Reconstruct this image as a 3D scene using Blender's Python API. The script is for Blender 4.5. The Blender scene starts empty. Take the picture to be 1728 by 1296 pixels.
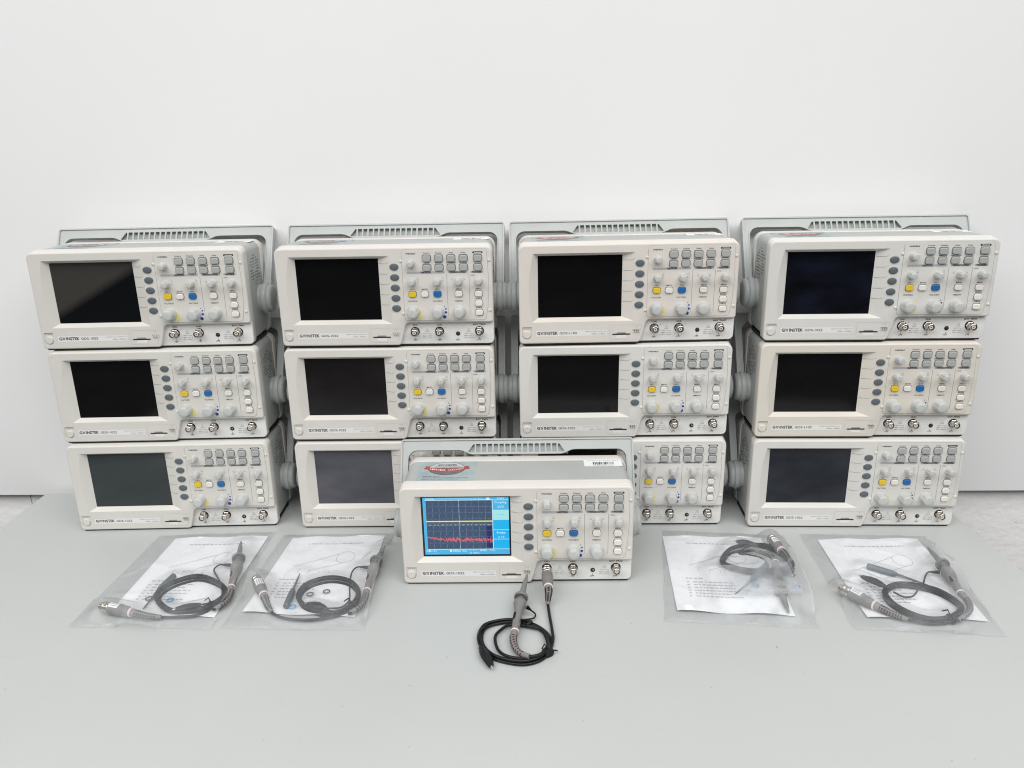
import bpy, bmesh, math, random
from mathutils import Vector, Matrix, noise, geometry

random.seed(7)
SC = bpy.context.scene
COL = SC.collection
R = math.radians

# ---------------------------------------------------------------- materials
def lin(c):
    return c / 12.92 if c <= 0.04045 else ((c + 0.055) / 1.055) ** 2.4
def srgb(r, g, b):
    return (lin(r / 255), lin(g / 255), lin(b / 255), 1.0)

def mat(name, color, rough=0.5, metal=0.0, spec=0.5, use_obj=False, mottle=0.0, mscale=60.0,
        bump=0.0, bscale=900.0, coat=0.0):
    m = bpy.data.materials.new(name); m.use_nodes = True
    nt = m.node_tree; b = nt.nodes['Principled BSDF']
    b.inputs['Base Color'].default_value = color
    b.inputs['Roughness'].default_value = rough
    b.inputs['Metallic'].default_value = metal
    b.inputs['Specular IOR Level'].default_value = spec
    b.inputs['Coat Weight'].default_value = coat
    src = None
    tc = None
    if mottle or bump:
        tc = nt.nodes.new('ShaderNodeTexCoord')
    if use_obj:
        oi = nt.nodes.new('ShaderNodeObjectInfo'); src = oi.outputs['Color']
    if mottle:
        n = nt.nodes.new('ShaderNodeTexNoise'); n.inputs['Scale'].default_value = mscale
        n.inputs['Detail'].default_value = 5
        nt.links.new(tc.outputs['Object'], n.inputs['Vector'])
        mr = nt.nodes.new('ShaderNodeMapRange')
        mr.inputs['From Min'].default_value = 0.3; mr.inputs['From Max'].default_value = 0.7
        mr.inputs['To Min'].default_value = 1 - mottle; mr.inputs['To Max'].default_value = 1 + mottle * 0.3
        nt.links.new(n.outputs['Fac'], mr.inputs['Value'])
        vm = nt.nodes.new('ShaderNodeVectorMath'); vm.operation = 'SCALE'
        if src is not None: nt.links.new(src, vm.inputs[0])
        else: vm.inputs[0].default_value = color[:3]
        nt.links.new(mr.outputs['Result'], vm.inputs['Scale'])
        src = vm.outputs['Vector']
    if src is not None:
        nt.links.new(src, b.inputs['Base Color'])
    if bump:
        n2 = nt.nodes.new('ShaderNodeTexNoise'); n2.inputs['Scale'].default_value = bscale
        n2.inputs['Detail'].default_value = 3
        nt.links.new(tc.outputs['Object'], n2.inputs['Vector'])
        bp = nt.nodes.new('ShaderNodeBump'); bp.inputs['Strength'].default_value = bump
        bp.inputs['Distance'].default_value = 0.0004
        nt.links.new(n2.outputs['Fac'], bp.inputs['Height'])
        nt.links.new(bp.outputs['Normal'], b.inputs['Normal'])
    return m

def emit(name, color, s=1.0):
    m = bpy.data.materials.new(name); m.use_nodes = True
    b = m.node_tree.nodes['Principled BSDF']
    b.inputs['Base Color'].default_value = (0.004, 0.004, 0.005, 1)
    b.inputs['Roughness'].default_value = 0.25
    b.inputs['Emission Color'].default_value = color
    b.inputs['Emission Strength'].default_value = s
    return m

M = {}
M['cream'] = mat('cream_plastic', srgb(222, 219, 212), 0.42, use_obj=True, mottle=0.03, mscale=25, bump=0.25, bscale=2500)
M['panel'] = mat('panel_plastic', (0.77, 0.765, 0.745, 1), 0.4, mottle=0.02, mscale=25, bump=0.2, bscale=2500)
M['grey'] = mat('grey_plastic', (0.435, 0.452, 0.442, 1), 0.45, mottle=0.05, mscale=20, bump=0.25, bscale=2500)
M['handle'] = mat('handle_plastic', (0.45, 0.475, 0.463, 1), 0.42, mottle=0.04, mscale=30, bump=0.2, bscale=2500)
M['knob'] = mat('knob_plastic', (0.55, 0.565, 0.55, 1), 0.38, mottle=0.04, mscale=90)
M['btn'] = mat('button_grey', (0.40, 0.415, 0.405, 1), 0.45)
M['btnw'] = mat('button_white', (0.80, 0.78, 0.73, 1), 0.4)
M['btny'] = mat('button_yellow', (0.80, 0.56, 0.03, 1), 0.4)
M['btnb'] = mat('button_blue', (0.012, 0.14, 0.42, 1), 0.4)
M['slate'] = mat('softkey_slate', (0.105, 0.13, 0.145, 1), 0.45)
M['metal'] = mat('nickel', (0.62, 0.58, 0.53, 1), 0.22, metal=1.0)
M['pin'] = mat('brass_pin', (0.75, 0.6, 0.35, 1), 0.25, metal=1.0)
M['ptfe'] = mat('white_insulator', (0.7, 0.66, 0.6, 1), 0.5)
M['dark'] = mat('dark_recess', (0.012, 0.012, 0.013, 1), 0.6)
M['ink'] = mat('ink_black', (0.015, 0.015, 0.016, 1), 0.55)
M['inkg'] = mat('ink_grey', (0.10, 0.10, 0.105, 1), 0.55)
M['inkl'] = mat('ink_light', (0.26, 0.26, 0.27, 1), 0.55)
M['inkbar'] = mat('ink_bar', (0.42, 0.42, 0.45, 1), 0.55)
M['inkred'] = mat('ink_red', (0.20, 0.025, 0.025, 1), 0.55)
M['faint'] = mat('ink_faint', (0.50, 0.50, 0.49, 1), 0.55)
M['white'] = mat('ink_white', (0.85, 0.85, 0.84, 1), 0.5)
M['plate'] = mat('name_plate', (0.78, 0.78, 0.77, 1), 0.4)
M['yprint'] = mat('ink_yellow', (0.86, 0.72, 0.06, 1), 0.5)
M['yprint2'] = mat('ink_pale_yellow', (0.80, 0.73, 0.30, 1), 0.5)
M['bprint'] = mat('ink_blue', (0.01, 0.06, 0.33, 1), 0.5)
M['line'] = mat('groove_line', (0.33, 0.33, 0.32, 1), 0.6)
M['black'] = mat('black_rubber', (0.006, 0.006, 0.007, 1), 0.36, spec=0.35)
M['pgrey'] = mat('probe_grey', (0.205, 0.198, 0.19, 1), 0.5, mottle=0.05, mscale=80)
M['pgrey2'] = mat('relief_grey', (0.225, 0.205, 0.20, 1), 0.55)
M['pinkring'] = mat('pink_ring', (0.85, 0.68, 0.71, 1), 0.45)
M['paper'] = mat('paper', (0.86, 0.87, 0.89, 1), 0.75, mottle=0.02, mscale=15)
M['paperink'] = mat('paper_print', (0.50, 0.50, 0.53, 1), 0.8)
M['bluering'] = mat('blue_ring', (0.16, 0.42, 0.72, 1), 0.4)
M['stk'] = mat('sticker_blue', (0.37, 0.46, 0.48, 1), 0.3, mottle=0.2, mscale=40)
M['stkgrey'] = mat('sticker_grey', (0.17, 0.16, 0.16, 1), 0.3, mottle=0.35, mscale=90)
M['stksil'] = mat('sticker_silver', (0.52, 0.53, 0.54, 1), 0.3)
M['ribbon'] = mat('sticker_red', (0.40, 0.05, 0.035, 1), 0.3)
M['barlab'] = mat('white_label', (0.84, 0.85, 0.86, 1), 0.4)

def screen_mat(name, c0, c1, scale, rough):
    m = bpy.data.materials.new(name); m.use_nodes = True
    nt = m.node_tree; b = nt.nodes['Principled BSDF']
    tc = nt.nodes.new('ShaderNodeTexCoord')
    mp = nt.nodes.new('ShaderNodeMapping'); mp.inputs['Scale'].default_value = (1, 1, 2.2)
    mp.inputs['Rotation'].default_value = (0, 0.35, 0)
    n = nt.nodes.new('ShaderNodeTexNoise'); n.inputs['Scale'].default_value = scale
    n.inputs['Detail'].default_value = 4
    cr = nt.nodes.new('ShaderNodeValToRGB')
    cr.color_ramp.elements[0].position = 0.35; cr.color_ramp.elements[0].color = c0
    cr.color_ramp.elements[1].position = 0.70; cr.color_ramp.elements[1].color = c1
    nt.links.new(tc.outputs['Object'], mp.inputs['Vector']); nt.links.new(mp.outputs['Vector'], n.inputs['Vector'])
    nt.links.new(n.outputs['Fac'], cr.inputs['Fac']); nt.links.new(cr.outputs['Color'], b.inputs['Base Color'])
    b.inputs['Roughness'].default_value = rough
    b.inputs['Specular IOR Level'].default_value = 0.35
    return m
M['scr'] = screen_mat('screen_glass', (0.0035, 0.0035, 0.004, 1), (0.005, 0.005, 0.0058, 1), 14, 0.1)
M['scr_green_reflect'] = screen_mat('screen_green_grey_reflection', (0.030, 0.037, 0.038, 1), (0.040, 0.048, 0.049, 1), 9, 0.3)  # reflected table tone painted into the screen colour
M['scr_grey_reflect'] = screen_mat('screen_grey_reflection', (0.062, 0.064, 0.078, 1), (0.105, 0.105, 0.12, 1), 11, 0.32)  # grey reflection and smudges painted into the base colour
M['scr_smudge_reflect'] = screen_mat('screen_smudged_reflection', (0.008, 0.010, 0.016, 1), (0.024, 0.028, 0.038, 1), 10, 0.22)  # dark blue reflection painted in along with the smudges
M['scr_brown'] = screen_mat('screen_brownish', (0.006, 0.005, 0.006, 1), (0.014, 0.011, 0.012, 1), 10, 0.18)
M['scr_navy_reflect'] = screen_mat('screen_navy_reflection', (0.003, 0.003, 0.004, 1), (0.008, 0.010, 0.020, 1), 14, 0.12)  # navy streak is a reflection painted into the colour
M['scr_diag_reflect'] = screen_mat('screen_diagonal_reflection', (0.010, 0.010, 0.011, 1), (0.060, 0.056, 0.050, 1), 7, 0.2)
def paint_diag_reflection():  # diagonal reflection painted as a sharp ramp in the screen colour
    nt = M['scr_diag_reflect'].node_tree; cr = [n for n in nt.nodes if n.type == 'VALTORGB'][0]
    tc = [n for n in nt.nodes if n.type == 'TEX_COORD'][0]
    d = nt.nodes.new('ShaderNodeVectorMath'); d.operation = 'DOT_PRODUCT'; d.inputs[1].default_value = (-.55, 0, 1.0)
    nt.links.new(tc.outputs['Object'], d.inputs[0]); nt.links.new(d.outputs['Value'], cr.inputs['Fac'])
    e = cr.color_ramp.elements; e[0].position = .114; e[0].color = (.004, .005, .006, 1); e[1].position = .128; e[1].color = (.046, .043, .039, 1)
paint_diag_reflection()

M['s_cyan'] = emit('lcd_cyan', srgb(70, 178, 226))
M['s_cyan2'] = emit('lcd_bright_cyan', srgb(18, 178, 236))
M['s_pale'] = emit('lcd_pale', srgb(165, 226, 228))
M['s_navy'] = emit('lcd_navy', srgb(56, 78, 108))
M['s_navy2'] = emit('lcd_dark_navy', srgb(28, 40, 96))
M['s_dot'] = emit('lcd_dots', srgb(160, 176, 200))
M['s_wht'] = emit('lcd_white', srgb(214, 238, 248))
M['s_yel'] = emit('lcd_yellow', srgb(226, 234, 134))
M['s_ygr'] = emit('lcd_grey_band', srgb(80, 90, 96))  # grey band below the yellow trace
M['s_red'] = emit('lcd_red', srgb(236, 104, 108))
M['s_green'] = emit('lcd_green', srgb(90, 225, 215))
M['s_rim'] = mat('lcd_rim', (0.008, 0.012, 0.03, 1), 0.15)

# ---------------------------------------------------------------- mesh builder
class MB:
    def __init__(s): s.v = []; s.f = []; s.m = []; s.mats = []
    def mi(s, m):
        if m not in s.mats: s.mats.append(m)
        return s.mats.index(m)
    def add(s, verts, faces, m):
        o = len(s.v); k = s.mi(m)
        s.v += [tuple(p) for p in verts]
        for f in faces: s.f.append([i + o for i in f]); s.m.append(k)
    def add_mesh(s, me, m, fn=None):
        s.add([fn(v.co) if fn else v.co for v in me.vertices], [list(p.vertices) for p in me.polygons], m)
    def grid(s, loops, m, close=True, cap0=False, cap1=False, flip=False):
        n = len(loops[0]); vs = [p for l in loops for p in l]; fs = []
        for i in range(len(loops) - 1):
            for j in range(n if close else n - 1):
                a, b = i * n + j, i * n + (j + 1) % n
                fs.append((a, b, b + n, a + n))
        if cap0: fs.append(tuple(reversed(range(n))))
        if cap1: fs.append(tuple(range((len(loops) - 1) * n, len(loops) * n)))
        if flip: fs = [tuple(reversed(f)) for f in fs]
        s.add(vs, fs, m)
    def box(s, x0, x1, y0, y1, z0, z1, m):
        v = [(x, y, z) for x in (x0, x1) for y in (y0, y1) for z in (z0, z1)]
        s.add(v, [(0, 1, 3, 2), (4, 6, 7, 5), (0, 4, 5, 1), (2, 3, 7, 6), (0, 2, 6, 4), (1, 5, 7, 3)], m)
    def lathe(s, prof, o, ax, m, n=24, flute=None):
        """prof: (radius, height along ax). flute(h, angle)->radius factor"""
        ax = Vector(ax).normalized(); o = Vector(o)
        t = Vector((0, 0, 1)) if abs(ax.z) < 0.9 else Vector((1, 0, 0))
        a = ax.cross(t).normalized(); b = ax.cross(a).normalized()
        loops = []
        for k, (r, h) in enumerate(prof):
            l = []
            for i in range(n):
                th = 2 * math.pi * i / n
                rr = r * (flute(k, th) if flute else 1)
                l.append(o + ax * h + (a * math.cos(th) + b * math.sin(th)) * rr)
            loops.append(l)
        s.grid(loops, m, cap0=True, cap1=True)
    def tube(s, pts, rad, m, n=10, caps=True):
        pts = [Vector(p) for p in pts]; N = len(pts)
        rads = rad if isinstance(rad, (list, tuple)) else [rad] * N
        tg = [(pts[min(i + 1, N - 1)] - pts[max(i - 1, 0)]).normalized() for i in range(N)]
        ref = Vector((0, 0, 1))
        if abs(tg[0].dot(ref)) > 0.95: ref = Vector((1, 0, 0))
        a = tg[0].cross(ref).normalized(); loops = []
        for i in range(N):
            a = (a - tg[i] * a.dot(tg[i])).normalized(); b = tg[i].cross(a)
            loops.append([pts[i] + (a * math.cos(2 * math.pi * j / n) + b * math.sin(2 * math.pi * j / n)) * rads[i] for j in range(n)])
        s.grid(loops, m, cap0=caps, cap1=caps)
    def mesh(s, name, angle=35):
        me = bpy.data.meshes.new(name)
        me.from_pydata(s.v, [], s.f)
        for m in s.mats: me.materials.append(M[m] if isinstance(m, str) else m)
        me.polygons.foreach_set('material_index', s.m)
        bm = bmesh.new(); bm.from_mesh(me)
        bmesh.ops.recalc_face_normals(bm, faces=bm.faces)
        bm.to_mesh(me); bm.free()
        if angle:
            me.polygons.foreach_set('use_smooth', [True] * len(me.polygons))
            me.set_sharp_from_angle(angle=R(angle))
        me.update()
        return me

def flatmesh(s, name):          # printed sheets: keep the winding, no smoothing
    me = bpy.data.meshes.new(name)
    me.from_pydata(s.v, [], s.f)
    for m in s.mats: me.materials.append(M[m])
    me.polygons.foreach_set('material_index', s.m)
    me.update(); return me

def spline(pts, per=8, closed=False):
    P = [Vector(p) for p in pts]; n = len(P); out = []
    segs = n if closed else n - 1
    for i in range(segs):
        if closed: p0, p1, p2, p3 = P[(i - 1) % n], P[i], P[(i + 1) % n], P[(i + 2) % n]
        else: p0, p1, p2, p3 = P[max(i - 1, 0)], P[i], P[i + 1], P[min(i + 2, n - 1)]
        for k in range(per):
            t = k / per
            out.append(0.5 * ((2 * p1) + (p2 - p0) * t + (2 * p0 - 5 * p1 + 4 * p2 - p3) * t * t + (3 * p1 - p0 - 3 * p2 + p3) * t ** 3))
    if not closed: out.append(P[-1])
    return out

def rounded(corners, n=6):
    """corners: (x, y, r) counter-clockwise or clockwise -> list of 2D points with rounded corners"""
    out = []; N = len(corners)
    for i in range(N):
        p = Vector(corners[i][:2]); r = corners[i][2]
        a = Vector(corners[i - 1][:2]); b = Vector(corners[(i + 1) % N][:2])
        da, db = (a - p).normalized(), (b - p).normalized()
        if r <= 0: out.append(tuple(p)); continue
        ang = da.angle(db); t = r / math.tan(ang / 2)
        t = min(t, (a - p).length * 0.49, (b - p).length * 0.49); r = t * math.tan(ang / 2)
        c = p + (da + db).normalized() * (r / math.sin(ang / 2))
        s0, s1 = (p + da * t) - c, (p + db * t) - c
        tot = s0.angle(s1); sg = 1 if s0.x * s1.y - s0.y * s1.x > 0 else -1
        for k in range(n + 1):
            q = tot * k / n * sg
            out.append((c.x + s0.x * math.cos(q) - s0.y * math.sin(q), c.y + s0.x * math.sin(q) + s0.y * math.cos(q)))
    return out

def area(c): return 0.5 * sum(c[i - 1][0] * c[i][1] - c[i][0] * c[i - 1][1] for i in range(len(c)))
def inset(c, d):
    sg = 1 if area(c) > 0 else -1; n = len(c); out = []
    for i in range(n):
        p = Vector(c[i]); e0 = (p - Vector(c[i - 1])); e1 = (Vector(c[(i + 1) % n]) - p)
        n0 = Vector((-e0.y, e0.x)).normalized() * sg; n1 = Vector((-e1.y, e1.x)).normalized() * sg
        m = (n0 + n1)
        m = m.normalized() if m.length > 1e-6 else n0
        k = max(0.5, m.dot(n0)); out.append(tuple(p + m * d / k))
    return out

def triangulate(outer, holes=()):
    """2D polygon with holes -> (points, triangles)"""
    ls = [[Vector((p[0], p[1], 0)) for p in outer]] + [[Vector((p[0], p[1], 0)) for p in h] for h in holes]
    tris = geometry.tessellate_polygon(ls)
    return [p for l in ls for p in l], tris

# scope frame: u to the right (mm), v up (mm), w towards the viewer (mm)
def P(u, v, w=0.0): return Vector(((u - 172) / 1000, -w / 1000, (v - 3) / 1000))

def sheet(mb, c, w, m, holes=(), fn=None):
    pts, tris = triangulate(c, holes)
    if not fn: fn = lambda u, v: P(u, v, w)
    vs = [fn(p.x, p.y) for p in pts]
    fs = []
    for t in tris:
        a, b, cc = (pts[i] for i in t)
        fs.append(tuple(t) if (b - a).cross(cc - a).z > 0 else tuple(reversed(t)))
    mb.add(vs, fs, m)

def slab(mb, c, w0, w1, m, bev=0.0, nb=3, holes=(), back=True, fn=None):
    """extruded contour from w0 (back) to w1 (front) with a rounded front edge"""
    fn = fn or P
    loops = [[fn(x, y, w0) for x, y in c]]
    top = c
    if bev:
        for k in range(nb + 1):
            a = math.pi / 2 * k / nb
            top = inset(c, bev * (1 - math.cos(a)))
            loops.append([fn(x, y, w1 - bev + bev * math.sin(a)) for x, y in top])
    else: loops.append([fn(x, y, w1) for x, y in c])
    mb.grid(loops, m)
    sheet(mb, top, w1, m, holes, lambda u, v: fn(u, v, w1))
    for h in holes: mb.grid([[fn(x, y, w1) for x, y in h], [fn(x, y, w0) for x, y in h]], m)
    if back: sheet(mb, c, w0, m, holes, lambda u, v: fn(u, v, w0))

_txt = {}
def text_mesh(s, bold=0.0):
    k = (s, bold)
    if k in _txt: return _txt[k]
    cu = bpy.data.curves.new('t', 'FONT'); cu.body = s; cu.resolution_u = 2; cu.offset = bold; cu.fill_mode = 'FRONT'
    o = bpy.data.objects.new('t', cu)
    me = bpy.data.meshes.new_from_object(o)
    vs = [v.co.copy() for v in me.vertices]; fs = [list(p.vertices) for p in me.polygons]
    bpy.data.objects.remove(o); bpy.data.curves.remove(cu); bpy.data.meshes.remove(me)
    if vs:
        x0 = min(v.x for v in vs); x1 = max(v.x for v in vs); y0 = min(v.y for v in vs); y1 = max(v.y for v in vs)
        vs = [((v.x - x0) / max(x1 - x0, 1e-6), (v.y - y0) / max(y1 - y0, 1e-6)) for v in vs]
    _txt[k] = (vs, fs); return _txt[k]

def text(mb, s, u, v, wid, hgt, w, m, bold=0.0, align='c', fn=None):
    """text fitted to the box wid x hgt (mm), centred at u, v"""
    vs, fs = text_mesh(s, bold)
    if align == 'c': u -= wid / 2
    fn = fn or (lambda a, b: P(a, b, w))
    mb.add([fn(u + x * wid, v - hgt / 2 + y * hgt) for x, y in vs], fs, m)

def rect(u0, u1, v0, v1): return [(u0, v0), (u1, v0), (u1, v1), (u0, v1)]
def circle(u, v, r, n=20, ry=None): return [(u + r * math.cos(2 * math.pi * i / n), v + (ry or r) * math.sin(2 * math.pi * i / n)) for i in range(n)]
def stroke(mb, pts, wd, w, m, fn=None):
    fn = fn or (lambda a, b: P(a, b, w))
    pts = [Vector(p) for p in pts]; n = len(pts); L = []; Rr = []
    for i in range(n):
        d = (pts[min(i + 1, n - 1)] - pts[max(i - 1, 0)]).normalized(); nn = Vector((-d.y, d.x)) * wd / 2
        L.append(pts[i] + nn); Rr.append(pts[i] - nn)
    vs = [fn(*p) for p in L] + [fn(*p) for p in Rr]
    mb.add(vs, [(i, n + i, n + i + 1, i + 1) for i in range(n - 1)], m)

# ---------------------------------------------------------------- oscilloscope parts
def draft(u, v, w):              # the top of the bezel rises towards the back
    k = min(max((v - 100) / 46, 0), 1) * min(max(-w / 15, 0), 1) * 3.0
    return P(u, v + k, w)

PLATE = rounded([(18.2, 5.3, 6), (191, 5.3, 6), (200.5, 38.5, 7), (326.2, 38.5, 3.5), (326.2, 146, 9), (18.2, 146, 9)], 7)
SCREEN = (45.3, 164.3, 41.9, 130.2)

def pocket_outer():
    c = []
    def seg(a, b, n):
        for k in range(n): c.append((a[0] + (b[0] - a[0]) * k / n, a[1] + (b[1] - a[1]) * k / n))
    # bottom left -> bottom right -> top right -> top left -> down the bulging left side
    seg((36.5, 36.6), (181, 36.9), 20)
    seg((181, 36.9), (181, 134.4), 14)
    seg((181, 134.4), (38.5, 134.4), 20)
    for k in range(14):
        t = k / 14; c.append((38.5 - 2 * t - 5.6 * math.sin(math.pi * t), 134.4 - 97.8 * t))
    return c
def pocket_inner(off=0.0):
    u0, u1, v0, v1 = SCREEN; u0 -= off; u1 += off; v0 -= off; v1 += off; c = []
    for k in range(20): c.append((u0 + (u1 - u0) * k / 20, v0))
    for k in range(14): c.append((u1, v0 + (v1 - v0) * k / 14))
    for k in range(20): c.append((u1 - (u1 - u0) * k / 20, v1))
    for k in range(14): c.append((u0, v1 - (v1 - v0) * k / 14))
    return c

def bezel_mesh():
    mb = MB(); c = PLATE
    loops = []
    for ins, w in ((2.0, 0), (1.3, -0.12), (0.6, -0.6), (0.15, -1.3), (0, -2.2), (0, -6.7)):
        loops.append([draft(x, y, w) for x, y in (inset(c, ins) if ins else c)])
    mb.grid(loops, 'cream')
    po = pocket_outer(); pi_ = pocket_inner(0.0)
    pw = rounded([(21.6, 12, 6.3), (35.4, 12, 6.3), (36.2, 30, 1.2), (21.6, 30, 2.2)], 5)
    sheet(mb, inset(c, 2.0), 0, 'cream', [po, pw], lambda u, v: draft(u, v, 0))
    pm = [tuple(Vector(a) * 0.9 + Vector(b) * 0.1) for a, b in zip(po, pi_)]
    mb.grid([[P(x, y, 0) for x, y in po], [P(x, y, -0.55) for x, y in pm], [P(x, y, -7.6) for x, y in pi_]], 'cream')
    pi2 = inset(pw, 0.5)
    mb.grid([[P(x, y, 0) for x, y in pw], [P(x, y, -1.6) for x, y in pi2]], 'cream')
    sheet(mb, pi2, -1.6, 'cream')
    # frame behind it: carries the connector panel and the lip
    fr = rounded([(18.2, 5.3, 6), (326.2, 5.3, 7), (326.2, 146, 9), (18.2, 146, 9)], 7)
    loops = []
    for ins, w in ((1.6, -6.5), (0.5, -6.9), (0, -7.8), (0, -17.0), (0.6, -18.2), (1.6, -18.6)):
        loops.append([draft(x, y, w) for x, y in (inset(fr, ins) if ins else fr)])
    mb.grid(loops, 'cream')
    sheet(mb, inset(fr, 1.6), -6.5, 'cream', [inset(rect(40, 170, 38, 134), 0)], lambda u, v: draft(u, v, -6.5))
    sheet(mb, inset(fr, 1.6), -18.6, 'cream', (), lambda u, v: draft(u, v, -18.6))
    # raised lines leading from the screen to the keys lie on the sloping wall
    for k in range(5):
        vv = 119.6 - k * 14.75
        for sgn in (1,):
            pts = []
            for t in range(13):
                u = 165.5 + 15.0 * t / 12
                dv = 3.4 + (2.6 * ((t - 7) / 5) ** 2 if t > 7 else 0)
                pts.append((u, vv + dv * sgn))
            stroke(mb, pts, 0.65, 0, 'line', lambda a, b: P(a, b, -7.4 + 7.45 * (a - 164.3) / 16.7 + 0.12))
    # small guide pegs at the control panel edge
    for u, v in ((197.7, 127), (197.3, 52), (321.9, 126.8), (321.9, 55.9)):
        mb.lathe([(2.2e-3, 0), (2.1e-3, 0.7e-3), (1.4e-3, 1.5e-3), (0.4e-3, 1.8e-3)], P(u, v, -0.2), (0, -1, 0), 'cream', 12)
    return mb.mesh('front_bezel', 28)

def control_panel_mesh():
    mb = MB()
    c = rounded([(199.3, 41.9, 4), (315.5, 41.9, 5), (318.8, 62, 14), (320.6, 98, 60), (318.6, 142.6, 5), (199.3, 142.6, 5)], 6)
    slab(mb, inset(c, -0.35), -0.05, 0.18, 'line', back=False)
    slab(mb, c, -0.05, 0.5, 'cream', bev=0.35, back=False)
    return mb.mesh('control_panel', 30)

def connector_panel_mesh():
    mb = MB()
    slab(mb, rounded([(184, 5.6, 2), (325.9, 5.6, 6.8), (325.9, 41, 1), (184, 41, 1)], 6), -8.5, -6.1, 'panel', bev=1.0, back=False)
    return mb.mesh('connector_panel', 35)
def body_mesh():
    mb = MB()
    c = rounded([(20.2, 8, 8), (324.3, 8, 8), (324.3, 148.3, 12), (20.2, 148.3, 12)], 6)
    loops = [[P(x, y, w) for x, y in (inset(c, i) if i else c)] for i, w in ((3, -14), (0, -14), (0, -60), (0.4, -84.4))]
    mb.grid(loops, 'grey')
    sheet(mb, inset(c, 3), -14, 'grey')
    return mb.mesh('casing', 35)
def rear_mesh():
    mb = MB()
    c = rounded([(19.2, 6.4, 9), (325.4, 6.4, 9), (325.4, 149, 14), (19.2, 149, 14)], 7)
    loops = [[P(x, y, w) for x, y in (inset(c, i) if i else c)] for i, w in ((2.2, -84), (1.0, -84.1), (0.25, -84.6), (0, -85.6), (0, -99), (1, -101.4), (3.2, -102.4))]
    mb.grid(loops, 'cream')
    sheet(mb, inset(c, 3.2), -102.4, 'cream'); sheet(mb, inset(c, 2.2), -84, 'cream')
    return mb.mesh('rear_frame', 35)
def shade_strip_mesh():  # black strip added to stand in for contact shade under the bezel
    mb = MB()
    c = rounded([(22, -2.4, 2), (187, -2.4, 2), (190, -7.2, 1), (322, -7.2, 2), (322, -84, 3), (22, -84, 3)], 4)
    fn = lambda u, w, v: P(u, v, w)
    mb.grid([[P(u, 3.5, w) for u, w in c], [P(u, 8.4, w) for u, w in c]], 'dark')
    sheet(mb, c, 0, 'dark', (), lambda u, w: P(u, 3.5, w))
    return mb.mesh('shade_strip', 35)
def foot_mesh():
    mb = MB()
    mb.lathe([(9e-3, 5e-3), (9e-3, 0.8e-3), (8.2e-3, 0.0)], (0, 0, 0), (0, 0, 1), 'cream', 20)
    return mb.mesh('foot', 35)

def vent_mesh(side):
    mb = MB(); x = 20.2 if side < 0 else 324.3
    cw, cv, Rr = -52, 109, 22; a = 4.9
    for i in range(-8, 9):
        for j in range(-8, 9):
            dw = a * (i + 0.5 * (j % 2)); dv = a * 0.866 * j
            if dw * dw + dv * dv > Rr * Rr or abs(dw + dv * 0.25) < 1.4 or abs(dv - dw * 0.2) < 1.3: continue
            q = Vector(((x - 172) / 1000 - side * 0.0004, -(cw + dw) / 1000, (cv + dv - 3) / 1000))
            mb.lathe([(1.15e-3, 0), (1.15e-3, 0.55e-3)], q, (side, 0, 0), 'dark', 8)
    return mb.mesh('vent_holes', 35)

def screen_mesh(mname):
    mb = MB(); u0, u1, v0, v1 = SCREEN
    slab(mb, rounded([(u0 - 1.2, v0 - 1.2, 1), (u1 + 1.2, v0 - 1.2, 1), (u1 + 1.2, v1 + 1.2, 1), (u0 - 1.2, v1 + 1.2, 1)], 3), -10.5, -7.9, mname)
    return mb.mesh('screen', 35)

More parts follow.
